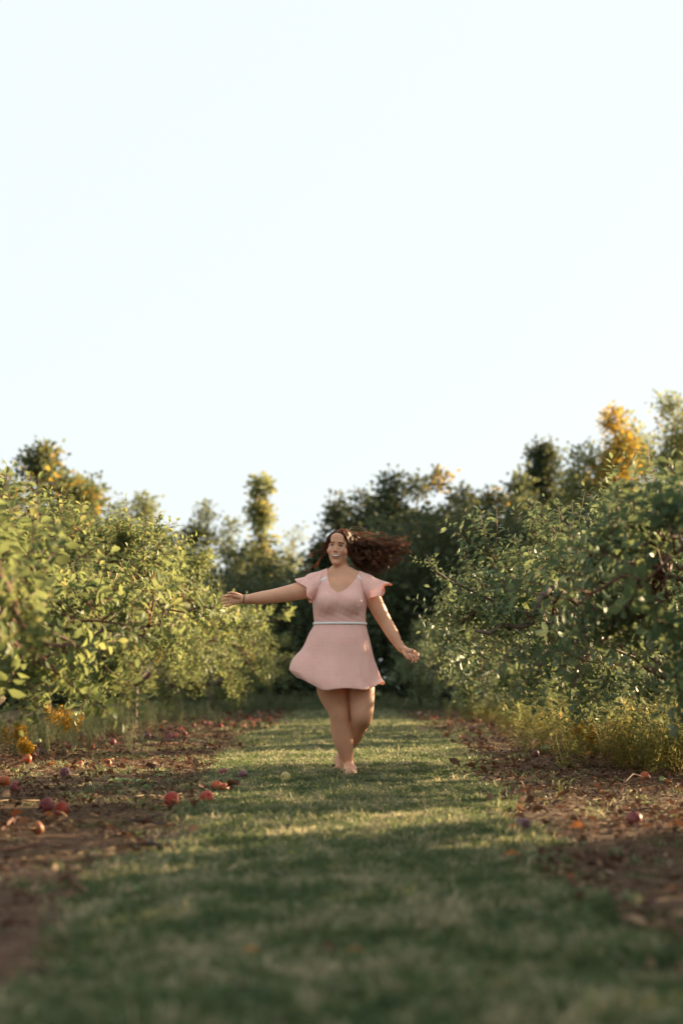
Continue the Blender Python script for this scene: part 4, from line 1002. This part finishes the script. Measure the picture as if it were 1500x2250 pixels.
# skin
m, nt = mat_new('skin'); geo = N(nt, 'ShaderNodeTexCoord').outputs['Object']
c = ramp(nt, noise(nt, 9, 4, geo), [(.3, (.61, .305, .185)), (.55, (.69, .36, .225)), (.75, (.73, .39, .255))])
p = N(nt, 'ShaderNodeBsdfPrincipled'); p.inputs['Roughness'].default_value = .48; p.inputs['Specular IOR Level'].default_value = .4
p.inputs['Subsurface Weight'].default_value = .25; p.inputs['Subsurface Radius'].default_value = (1, .35, .2); p.inputs['Subsurface Scale'].default_value = .008
nt.links.new(c, p.inputs['Base Color']); b = N(nt, 'ShaderNodeBump'); b.inputs['Strength'].default_value = .25; b.inputs['Distance'].default_value = .003
nt.links.new(noise(nt, 90, 3, geo), b.inputs['Height']); nt.links.new(b.outputs[0], p.inputs['Normal'])
nt.links.new(p.outputs[0], N(nt, 'ShaderNodeOutputMaterial').inputs[0]); M['skin'] = m
HB = BVHTree.FromPolygons([tuple(v) for v in parts_[2][0]], parts_[2][1].tolist())
plink('body', npmesh('body', BV, BT, M['skin']))

# face details laid on the skin, following its curve
HRm = Matrix(HR.tolist()); HCv = Vector(HC)
def face(x, z, lift=.001):
    o_ = HCv + HRm @ Vector((x, -.3, z)); dr = HRm @ Vector((0, 1, 0)); hit = HB.ray_cast(o_, dr)
    q = hit[0] if hit[0] is not None else HCv + HRm @ Vector((x, -.09, z))
    return q - dr * lift
def face_strip(name, top, bot, mat, lift, n=12, thick=.0012, rows=3):
    """patch between two curves in face coordinates"""
    mb = MB(); vs = []; fs = []
    for i in range(n + 1):
        t = i / n; a = top(t); b_ = bot(t)
        for j in range(rows + 1): vs.append(face(a[0] + (b_[0] - a[0]) * j / rows, a[1] + (b_[1] - a[1]) * j / rows, lift if 0 < j < rows else lift * .55))
    for i in range(n):
        for j in range(rows): q = i * (rows + 1) + j; fs.append((q, q + 1, q + rows + 2, q + rows + 1))
    mb.add(vs, fs); me = mb.mesh(name, mat); return plink(name, me)
M['lip'] = principled('lip', (.56, .21, .17), .35, .5)
M['teeth'] = principled('teeth', (.86, .82, .76), .3, .5)
M['mouth'] = principled('mouth', (.10, .02, .02), .6, .3)
M['hair'] = None
M['brow'] = principled('brow', (.075, .04, .026), .7, .2)
M['eyewhite'] = principled('eyewhite', (.62, .58, .55), .3, .5)
M['iris'] = principled('iris', (.04, .022, .014), .25, .5)
def arc(x0, x1, z0, amp, tilt=0): return lambda t: (x0 + (x1 - x0) * t, z0 + amp * 4 * t * (1 - t) + tilt * (t - .5))
MZ = -.0555
smile = lambda dz, a, w=.030: (lambda t: (-w + 2 * w * t, MZ + dz + a * (2 * t - 1) ** 2))
face_strip('mouth', smile(.0065, .0035, .028), smile(-.0135, .0165, .028), M['mouth'], .0012)
face_strip('teeth', smile(.0050, .0038, .0245), smile(-.0055, .0100, .0245), M['teeth'], .0022)
face_strip('lip', lambda t: (lambda s: (s * .033, MZ + .0115 - .0055 * s * s - .0015 * math.exp(-(s / .12) ** 2)))(2 * t - 1), smile(.0050, .0050, .033), M['lip'], .0028)
face_strip('lip', smile(-.0100, .0195, .033), smile(-.0185, .0270, .033), M['lip'], .0032)
for s in (-1, 1):
    ex = .0305 * s
    face_strip('eye', arc(ex - .013, ex + .013, .0125, .0028), arc(ex - .013, ex + .013, .0125, -.0026), M['eyewhite'], .001)
    face_strip('iris', arc(ex - .0075 - .002, ex + .0075 - .002, .0130, .0035), arc(ex - .0075 - .002, ex + .0075 - .002, .0130, -.0040), M['iris'], .0018, n=6)
    face_strip('eyelash', arc(ex - .0155, ex + .0155, .0150, .0042), arc(ex - .0150, ex + .0150, .0125, .0034), M['brow'], .0026)
    face_strip('eyelash', arc(ex - .012, ex + .012, .0100, -.0022), arc(ex - .012, ex + .012, .0090, -.0030), M['brow'], .0016)
    face_strip('eyebrow', arc(ex - .019, ex + .019, .0315, .0055, .004 * -s), arc(ex - .018, ex + .018, .0265, .0050, .004 * -s), M['brow'], .0018)
    if 0: face_strip('nostril', arc(s * .0075 - .0042, s * .0075 + .0042, -.0305, .0012), arc(s * .0075 - .0042, s * .0075 + .0042, -.0315, -.0006), M['lip'], .0006, n=5)

# wrist band
mb = MB(); c0 = V3(536.5, 1316.8, -.033); vs = []
ring = []
for k in range(25):
    a = 2 * PI * k / 24; ring.append(Vector(c0) + Vector((.004 * math.sin(a), math.cos(a) * .0315, math.sin(a) * .0315)))
mb.tube(ring, .0028, 6, cap=False); M['band'] = principled('band', (.015, .015, .022), .6, .3); plink('wrist_band', mb.mesh('wrist_band', M['band']))

# --- dress: coral cloth woven with a white diamond lattice
m, nt = mat_new('dress_cloth'); uv = N(nt, 'ShaderNodeUVMap').outputs[0]
mp = N(nt, 'ShaderNodeMapping'); nt.links.new(uv, mp.inputs[0]); mp.inputs['Rotation'].default_value = (0, 0, PI / 4); mp.inputs['Scale'].default_value = (82, 82, 82)
sx_ = N(nt, 'ShaderNodeSeparateXYZ'); nt.links.new(mp.outputs[0], sx_.inputs[0])
def tri_(v): return mathn(nt, 'ABSOLUTE', mathn(nt, 'SUBTRACT', mathn(nt, 'FRACT', v), .5))
ta, tb = tri_(sx_.outputs[0]), tri_(sx_.outputs[1])
line = mathn(nt, 'MAXIMUM', ta, tb); dot_ = mathn(nt, 'MAXIMUM', ta, tb)
lines = ramp(nt, line, [(.315, (0, 0, 0)), (.365, (1, 1, 1))])
dots = ramp(nt, dot_, [(.07, (1, 1, 1)), (.11, (0, 0, 0))])
pat = mixc(nt, 1.0, lines, mixc(nt, 1.0, dots, (.55, .55, .55), 'MULTIPLY'), 'ADD')
geo = N(nt, 'ShaderNodeTexCoord').outputs['Object']
coral = ramp(nt, noise(nt, 12, 3, geo), [(.3, (.94, .19, .10)), (.7, (.96, .26, .15))])
cc = mixc(nt, pat, coral, (.96, .85, .80))
p = N(nt, 'ShaderNodeBsdfPrincipled'); p.inputs['Roughness'].default_value = .8; p.inputs['Specular IOR Level'].default_value = .2; p.inputs['Sheen Weight'].default_value = .4
nt.links.new(cc, p.inputs['Base Color'])
tl = N(nt, 'ShaderNodeBsdfTranslucent'); tl.inputs[0].default_value = (.8, .30, .22, 1); mx = N(nt, 'ShaderNodeMixShader'); mx.inputs[0].default_value = .15
b = N(nt, 'ShaderNodeBump'); b.inputs['Strength'].default_value = .8; b.inputs['Distance'].default_value = .022
fm = N(nt, 'ShaderNodeMapping'); fm.inputs['Scale'].default_value = (24, 24, 6); fm.inputs['Rotation'].default_value = (0, .25, 0); nt.links.new(geo, fm.inputs[0])
nt.links.new(noise(nt, 1, 3, fm.outputs[0]), b.inputs['Height']); nt.links.new(b.outputs[0], p.inputs['Normal'])
nt.links.new(p.outputs[0], mx.inputs[1]); nt.links.new(tl.outputs[0], mx.inputs[2]); nt.links.new(mx.outputs[0], N(nt, 'ShaderNodeOutputMaterial').inputs[0]); M['cloth'] = m
M['trim'] = principled('trim', (.86, .83, .82), .8, .2, bump=(.8, 120, .004))
# bodice: offset of the torso field, cut at neckline and waist
g = Grid((V3(655, 1300)[0], DP - .24, V3(748, 1385)[2]), (V3(840, 1300)[0], DP + .2, V3(748, 1240)[2]), .005)
for p_ in [torso()] + chest + sh_l + sh_r + [Cone(V3(748, 1252, .018), V3(748, 1266, .02), .058, .066, .03)]: g.put(p_)
# soft folds
ax = [g.lo[j] + np.arange(g.n[j]) * g.h for j in range(3)]
XX, ZZ = ax[0][:, None, None], ax[2][None, None, :]
fold = .0012 * np.sin(XX * 70 + ZZ * 160) * np.exp(-((ZZ - V3(748, 1356)[2]) / .05) ** 2) + .0010 * np.sin(XX * 150 - ZZ * 60) * np.exp(-((ZZ - V3(748, 1345)[2]) / .06) ** 2)
g.F = g.F - .0085 - fold.astype(np.float32)
V, Q = nets(g.F, g.lo, g.h); T = tri(Q)
rows = sorted([(V3(743, 1304)[2], 743, 0), (V3(743, 1301)[2], 744, 8), (V3(743, 1297)[2], 745, 14), (V3(743, 1290)[2], 746, 20.5), (V3(743, 1277)[2], 750, 28), (V3(743, 1262)[2], 753, 33.5), (V3(743, 1250)[2], 755, 36), (V3(743, 1240)[2], 755, 37)])
def neckg(V):
    z = V[:, 2]; rz = [r[0] for r in rows]; cx = np.interp(z, rz, [V3(r[1], 1300)[0] for r in rows]); w = np.interp(z, rz, [r[2] * PX for r in rows]) ; w = np.where(z < rows[0][0], -(rows[0][0] - z) * 1.0, w)
    gf = w - np.abs(V[:, 0] - cx); back = np.clip((V[:, 1] - (DP + .0)) / .05, 0, 1); cutz = V3(743, 1304)[2] + back * .165
    return np.minimum(gf, z - cutz)
V, T = clip(V, T, neckg(V)); V, T = clip(V, T, V3(748, 1372)[2] - V[:, 2])
dress_me = npmesh('dress', V, T, M['cloth'])
def set_uv(me, fn):
    uvl = me.uv_layers.new(name='UVMap'); n = len(me.loops); vi = np.empty(n, np.int32); me.loops.foreach_get('vertex_index', vi)
    co = np.empty(len(me.vertices) * 3, np.float32); me.vertices.foreach_get('co', co); co = co.reshape(-1, 3); uvv = fn(co)[vi]
    uvl.data.foreach_set('uv', uvv.astype(np.float32).ravel())
def uv_torso(co):
    a = np.arctan2(co[:, 0] - V3(747, 1300)[0], -(co[:, 1] - DP)); return np.stack([co[:, 0] * .75 + a * .035, co[:, 2]], -1)
set_uv(dress_me, uv_torso)
dress = plink('dress', dress_me)
def grid_mesh(name, P, mat, close=True, uvf=None, thick=.0):
    """P[row][col] of points"""
    nr_, nc = len(P), len(P[0]); vs = np.array(P).reshape(-1, 3); fs = []
    for i in range(nr_ - 1):
        for k in range(nc if close else nc - 1):
            k2 = (k + 1) % nc; fs.append((i * nc + k, i * nc + k2, (i + 1) * nc + k2, (i + 1) * nc + k))
    me = npmesh(name, vs, np.array(fs), mat); return me
# skirt
prof = [(1371, 690.5, 803, .108), (1380, 687, 805, .113), (1392, 680, 808, .122), (1406, 674.5, 812, .134), (1420, 669.5, 815, .144), (1434, 662, 818, .155), (1446, 651, 821, .17), (1458, 642, 825, .188), (1470, 637.5, 829, .205), (1480, 636, 832, .22), (1490, 637, 835, .232), (1500, 640, 838, .24)]
nc = 144; P = []; nt_ = 40
pr = np.array(prof, float)
def skirt_pt(t, a):
    """t 0..1 from waist to hem, angle a (0 = towards the camera, + to the picture's right)"""
    row = 1371 + t * 129; xl_ = np.interp(row, pr[:, 0], pr[:, 1]); xr_ = np.interp(row, pr[:, 0], pr[:, 2]); b_ = np.interp(row, pr[:, 0], pr[:, 3]) + .016 * min(1, t * 5)
    s, c_ = math.sin(a), math.cos(a)
    # hem heights: front 1516, left 1482, right 1500, back hidden higher
    hem = 1516 - 30 * max(0, -s) ** 2.2 - 15 * max(0, s) ** 3 - (14 if c_ < 0 else 0) * c_ * c_
    py = 1371 + t * (hem - 1371)
    cx = (xl_ + xr_) / 2; hw = (xr_ - xl_) / 2
    w = 1 + (t ** 2.2) * (.045 * math.sin(5 * a + 1.0) + .028 * math.sin(9 * a + 2.2) + .015 * math.sin(14 * a)) * (1 - .75 * abs(s) ** 4)
    w += (.020 * min(1, t * 3) * math.sin(7 * a + 2.5 * t + .6) + .011 * min(1, t * 4) * math.sin(13 * a - 5 * t)) * (1 - .8 * abs(s) ** 4)
    x = V3(cx, 1440)[0] + hw * PX * s * w
    y = DP + .006 - b_ * c_ * w
    z = V3(750, py)[2] + (t ** 2) * .010 * math.sin(6 * a + .5)
    # the cloth billows out on the left and tucks under at the hem
    if s < 0 and t > .86: x += (-s) ** 1.5 * (t - .86) * .32
    if s > 0 and t > .9: x += s ** 2 * (t - .9) * .15
    return (x, y, z)
for i in range(nt_ + 1): P.append([skirt_pt(i / nt_, 2 * PI * k / nc) for k in range(nc)])
for i, dr in ((1, .004), (2, .006)): P.append([(q[0] * 1 - dr * math.sin(2 * PI * k / nc), q[1] + dr * math.cos(2 * PI * k / nc), q[2] + (.002 if i == 1 else .012)) for k, q in enumerate(P[nt_])])
me = grid_mesh('skirt', P, M['cloth'])
def uv_skirt(co):
    n_ = len(co) // nc; a = (np.arange(len(co)) % nc) / nc * 2 * PI; a = np.where(a > PI, a - 2 * PI, a); return np.stack([co[:, 0] * .8 + a * .03, co[:, 2]], -1)
set_uv(me, uv_skirt); plink('skirt', me, dress)
# flutter sleeves
def sleeve(A, B, Ra, Rb, nax, fr, label, tip):
    """A, B centres of seam and hem; Ra, Rb their half axes (up vector, out vector)"""
    P = []; n_ = 72; m_ = 14
    for i in range(m_ + 1):
        t = i / m_; c_ = A * (1 - t) + B * t; u = Ra[0] * (1 - t) + Rb[0] * t; v = Ra[1] * (1 - t) + Rb[1] * t; row = []
        for k in range(n_):
            a = 2 * PI * k / n_; w = 1 + t * t * (.10 * math.sin(fr * a + 1) + .05 * math.sin((fr + 4) * a))
            q = c_ + (u * math.cos(a) + v * math.sin(a)) * w + nax * (.016 * t * t * math.sin(fr * a + tip)) + nax * .012 * math.sin(PI * t)
            row.append(tuple(q))
        P.append(row)
    me = grid_mesh('sleeve', P, M['cloth']); set_uv(me, lambda co: np.stack([co[:, 0] * .8, co[:, 2]], -1)); plink('sleeve', me, dress)
A = V3(697, 1287, .012); B = V3(669, 1298, .0)
sleeve(A, B, (V3(704, 1258) - V3(697, 1287), np.array([.012, -.088, .0])), (V3(653, 1274) - V3(669, 1298), np.array([.02, -.098, -.02])), np.array([-1, 0, -.2]), 4, '', .4)
A = V3(799, 1287, .012); B = V3(833, 1304, .0)
sleeve(A, B, (V3(796, 1257) - V3(801, 1287), np.array([-.012, -.086, .0])), (V3(855, 1283) - V3(833, 1304), np.array([-.02, -.098, -.01])), np.array([1, 0, -.5]), 4, '', 2.1)
# trims
BB = BVHTree.FromPolygons([tuple(v) for v in V], T.tolist())
def trim(pts, wpx, name='trim'):
    P = []; pts = [Vector((p[0], p[1], 0)) for p in pts]; n_ = 14
    L = [0]
    for i in range(1, len(pts)): L.append(L[-1] + (pts[i] - pts[i - 1]).length)
    rows_ = []
    for i in range(n_ + 1):
        s = L[-1] * i / n_; j = max(0, min(len(pts) - 2, int(np.searchsorted(L, s) - 1))); f_ = (s - L[j]) / (L[j + 1] - L[j]); q = pts[j].lerp(pts[j + 1], f_); d = (pts[j + 1] - pts[j]).normalized(); nn = Vector((-d.y, d.x, 0))
        row = []
        for w in (-.5, 0, .5):
            r_ = q + nn * w * wpx; o_ = Vector(V3(r_.x, r_.y)); hit = BB.ray_cast(Vector((o_.x, DP - 1, o_.z)), Vector((0, 1, 0)))
            y = hit[0].y if hit[0] is not None else DP - .1
            row.append((o_.x, y - .003 - (.002 if w == 0 else 0), o_.z))
        rows_.append(row)
    me = grid_mesh(name, rows_, M['trim'], close=False); plink(name, me, dress)
trim([(692, 1284), (704, 1277), (718, 1270)], 4.6); trim([(786, 1267), (795, 1275), (803, 1289)], 4.6)
P = []
for py, dr in ((1367.5, .002), (1368, .009), (1370.5, .0095), (1372.6, .009), (1373.2, .003)):
    P.append([(lambda q: (q[0] + dr * math.sin(2 * PI * k / nc), q[1] - dr * math.cos(2 * PI * k / nc), V3(750, py)[2]))(skirt_pt(0, 2 * PI * k / nc)) for k in range(nc)])
plink('waistband', grid_mesh('waistband', P, M['trim']), dress)

# --- hair
m, nt = mat_new('hair'); at = N(nt, 'ShaderNodeAttribute', attribute_name='var').outputs['Fac']
c = ramp(nt, at, [(0, (.028, .012, .006)), (.5, (.10, .042, .018)), (.8, (.24, .105, .04)), (1, (.42, .21, .09))])
p = N(nt, 'ShaderNodeBsdfPrincipled'); p.inputs['Roughness'].default_value = .38; p.inputs['Specular IOR Level'].default_value = .6; nt.links.new(c, p.inputs['Base Color'])
tl = N(nt, 'ShaderNodeBsdfTranslucent'); tl.inputs[0].default_value = (.70, .33, .11, 1); mx = N(nt, 'ShaderNodeMixShader'); mx.inputs[0].default_value = .32
nt.links.new(p.outputs[0], mx.inputs[1]); nt.links.new(tl.outputs[0], mx.inputs[2]); nt.links.new(mx.outputs[0], N(nt, 'ShaderNodeOutputMaterial').inputs[0]); M['hair'] = m
HM = MB(); hr = random.Random(77)
def catmull(pts, n):
    pts = [pts[0] * 2 - pts[1]] + pts + [pts[-1] * 2 - pts[-2]]; out = []
    for i in range(n + 1):
        s = (len(pts) - 3) * i / n; j = min(int(s), len(pts) - 4); t = s - j; a, b_, c_, d = pts[j:j + 4]
        out.append(.5 * ((2 * b_) + (c_ - a) * t + (2 * a - 5 * b_ + 4 * c_ - d) * t * t + (3 * b_ - a - 3 * c_ + d) * t ** 3))
    return out
def strand(guide, off, cr, cf, ph, r0, a, n=26, t0=.15):
    g_ = catmull(guide, n); out = []
    L = 0
    for i, q in enumerate(g_):
        t = i / n; L += (g_[i] - g_[i - 1]).length if i else 0
        d = (g_[min(i + 1, n)] - g_[max(i - 1, 0)]).normalized(); u = d.orthogonal().normalized(); u = (Vector((0, -1, 0)) - d * d.dot(Vector((0, -1, 0)))).normalized(); v = d.cross(u)
        w = max(0, (t - t0) / (1 - t0)); rr = cr * w ** .8; an = ph + L * cf * 2 * PI
        out.append(q + off * (.35 + .65 * math.sin(min(1, t * 1.3) * PI / 2)) + (u * math.cos(an) + v * math.sin(an)) * rr)
    HM.tube(out, [r0 * (1 - .55 * (i / n) ** 2) for i in range(n + 1)], 3, a, cap=False)
def H(px, py, dy): return Vector(V3(px, py, dy))
def lock(guide, n, spread, cr, cf, r0=.0009, shade=.5, endspread=1.0, flick=.012):
    ph = hr.uniform(0, 6.28)
    for k in range(n):
        off = Vector((hr.gauss(0, spread), hr.gauss(0, spread), hr.gauss(0, spread)))
        gd = [p + Vector((hr.gauss(0, flick * (i / len(guide))), hr.gauss(0, flick * (i / len(guide))), hr.gauss(0, flick * (i / len(guide))))) for i, p in enumerate(guide)]
        strand(gd, off, cr * hr.uniform(.8, 1.2), cf * hr.uniform(.97, 1.03), ph + hr.gauss(0, .3), r0 * hr.uniform(.8, 1.4), min(1, max(0, hr.gauss(shade, .15))), n=54)
# scalp roots in head coordinates
def S(az, el, r=1.03):
    """point of the scalp: az 0 = forehead, + to the picture's right, el up"""
    x = math.sin(az) * math.cos(el) * .078 * r; y = .022 - math.cos(az) * math.cos(el) * .098 * r; z = .032 + math.sin(el) * .090 * r
    return Vector(hp(x, y, z))
# sheets of hair lying on the scalp, swept over the head and off to the right
for k in range(980):
    az = hr.uniform(-2.6, 2.9); el = hr.uniform(-.25, 1.5)
    if k % 2: az = hr.uniform(-1.1, 1.1); el = hr.uniform(.70, 1.25)
    if abs(az) < 1.0 and el < .70: continue
    part = -.35
    right = az > part or abs(az) > 1.9
    a1 = S(az, el); 
    if right:
        el2 = max(-.5, el - .35); az2 = az + (.55 if az > -1.5 else -.6)
        if abs(az) > 1.9: az2 = az if az > 0 else az - .5
        q2 = S(az2 if az2 < 2.9 else 2.9, el2, 1.10); e = H(hr.gauss(782, 4), hr.gauss(1205, 12), hr.uniform(.02, .12)); e2 = H(hr.gauss(806, 8), hr.gauss(1212, 16), hr.uniform(.02, .12))
        strand([a1, S((az + az2) / 2, (el + el2) / 2, 1.08), q2, e, e2], Vector((0, 0, 0)), .010, 9, hr.uniform(0, 6.28), .0013, min(1, max(0, hr.gauss(.55, .2))), n=22, t0=.45)
    else:
        q2 = S(az - .25, max(-.6, el - .7), 1.06); e = H(hr.gauss(712, 3), hr.gauss(1206, 5), .0)
        strand([a1, S(az - .15, el - .35, 1.05), q2, e], Vector((0, 0, 0)), .003, 7, hr.uniform(0, 6.28), .0012, min(1, max(0, hr.gauss(.5, .2))), n=16, t0=.5)
# cap under the sheets so no scalp shows
capv = []; capf = []; na, ne = 40, 14
for j in range(ne + 1):
    for i in range(na):
        az = -PI + 2 * PI * i / na; front = max(0, math.cos(az)); el0 = -.75 + 1.38 * front ** .6 * (1 if front > 0 else 0)
        capv.append(S(az, el0 + (PI / 2 - el0) * j / ne, 1.025))
for j in range(ne):
    for i in range(na): i2 = (i + 1) % na; capf.append((j * na + i, j * na + i2, (j + 1) * na + i2, (j + 1) * na + i))
HM.add(capv, capf, .25)
# blowing mass: guides fan out from behind the ear
ends = [(898, 1196, .03), (900, 1212, .05), (893, 1188, .08), (884, 1200, .0), (890, 1218, .06), (876, 1192, .10), (874, 1222, .02), (866, 1232, .07), (858, 1240, .0), (850, 1250, .05), (838, 1260, .02), (828, 1256, .10), (846, 1236, -.03), (860, 1210, -.03), (868, 1204, .12), (840, 1222, .14), (822, 1244, -.02), (812, 1250, .05), (882, 1230, .10), (870, 1243, .06), (835, 1246, .09), (815, 1236, .10), (853, 1196, .03), (848, 1204, .10)]
for i, (px, py, dy) in enumerate(ends):
    for rep in range(2):
        az = hr.uniform(.9, 2.5); el = hr.uniform(-.1, 1.1); s_ = S(az, el, 1.02)
        mid1 = H(hr.gauss(790, 5), 1190 + (py - 1190) * .45 + hr.gauss(0, 5), dy * .6 + hr.gauss(.03, .02)); mid2 = H(790 + (px - 790) * .5 + hr.gauss(0, 4), 1200 + (py - 1200) * .62 + hr.gauss(0, 7), dy + hr.gauss(0, .02))
        e = H(px + hr.gauss(0, 4), py + hr.gauss(0, 4), dy)
        lock([s_, S(az + .3, el - .3, 1.15), mid1, mid2, e], 22, .0024, hr.uniform(.012, .019), hr.uniform(10, 15), shade=hr.uniform(.2, .8), flick=.005)
for k in range(60):   # dark inner mass near the neck
    s_ = S(hr.uniform(1.3, 2.9), hr.uniform(-.5, .6), 1.02)
    lock([s_, H(hr.gauss(781, 4), hr.gauss(1222, 10), hr.uniform(.02, .1)), H(hr.gauss(800, 8), hr.gauss(1236, 9), hr.uniform(.02, .12)), H(hr.gauss(826, 14), hr.gauss(1243, 9), hr.uniform(0, .12))], 10, .005, .010, 12, r0=.0012, shade=.25)
for k in range(70):   # flyaways
    s_ = S(hr.uniform(.2, 2.4), hr.uniform(.2, 1.3), 1.03); px = hr.uniform(815, 905); py = 1184 + abs(hr.gauss(0, 1)) * 26 + (905 - px) * .1
    lock([s_, H(785, py - 14 + hr.gauss(0, 8), .05), H((785 + px) / 2, py - 6 + hr.gauss(0, 8), .05), H(px, py, .05)], 1, .002, hr.uniform(.008, .02), hr.uniform(8, 14), r0=.0008, shade=.85)
# wisps on the left of the face
for gd, n_, cr in (([S(-1.2, .55), H(716, 1194, -.01), H(708, 1206, -.02), H(700, 1209, -.02), H(692, 1214, -.01), H(684, 1216, 0), H(677, 1224, 0)], 16, .005),
                   ([S(-1.1, .4), H(716, 1200, -.01), H(713, 1214, -.02), H(706, 1226, -.02), H(697, 1236, -.01), H(692, 1248, 0)], 12, .004),
                   ([S(-1.2, .3), H(713, 1206, -.01), H(703, 1214, 0), H(690, 1222, 0), H(672, 1226, 0), H(662, 1236, 0), H(676, 1244, 0)], 2, .004),
                   ([S(-1.3, .3), H(712, 1208, .0), H(703, 1226, 0), H(692, 1240, 0), H(680, 1250, 0), H(668, 1254, 0)], 4, .006),
                   ([S(-.9, .95), H(722, 1178, -.06), H(718, 1192, -.05), H(715, 1204, -.03), H(716, 1212, -.02)], 26, .002)):
    lock(gd, n_, .0028, cr, 12, shade=.5, flick=.004)
# locks framing the right side of the face and one thin curl across the cheek
fr = [Vector(face(x, z, .006)) for x, z in ((.018, .108), (.042, .088), (.056, .062), (.064, .030))]
lock([S(-.1, 1.15, 1.02)] + fr + [Vector(hp(.066, -.045, .0)), Vector(hp(.078, -.01, -.03)), H(790, 1226, .02)], 40, .0035, .004, 8, shade=.5, flick=.006)
lock([S(.25, 1.1, 1.03), Vector(hp(.052, -.066, .085)), Vector(hp(.066, -.048, .050)), Vector(hp(.074, -.030, .0)), Vector(hp(.080, -.005, -.045)), H(795, 1240, .0)], 46, .005, .005, 8, shade=.45, flick=.008)
lock([Vector(hp(.062, -.05, .03)), Vector(face(.053, .008, .006)), Vector(face(.054, -.012, .006)), Vector(face(.045, -.030, .006)), Vector(face(.034, -.036, .008))], 3, .001, .003, 10, r0=.0007, shade=.95, flick=.003)
lock([Vector(hp(.070, -.03, -.02)), Vector(face(.052, -.045, .006)), Vector(face(.042, -.066, .006)), Vector(face(.05, -.085, .006))], 4, .001, .003, 10, r0=.0007, shade=.95, flick=.003)
plink('hair', HM.mesh('hair', M['hair']))
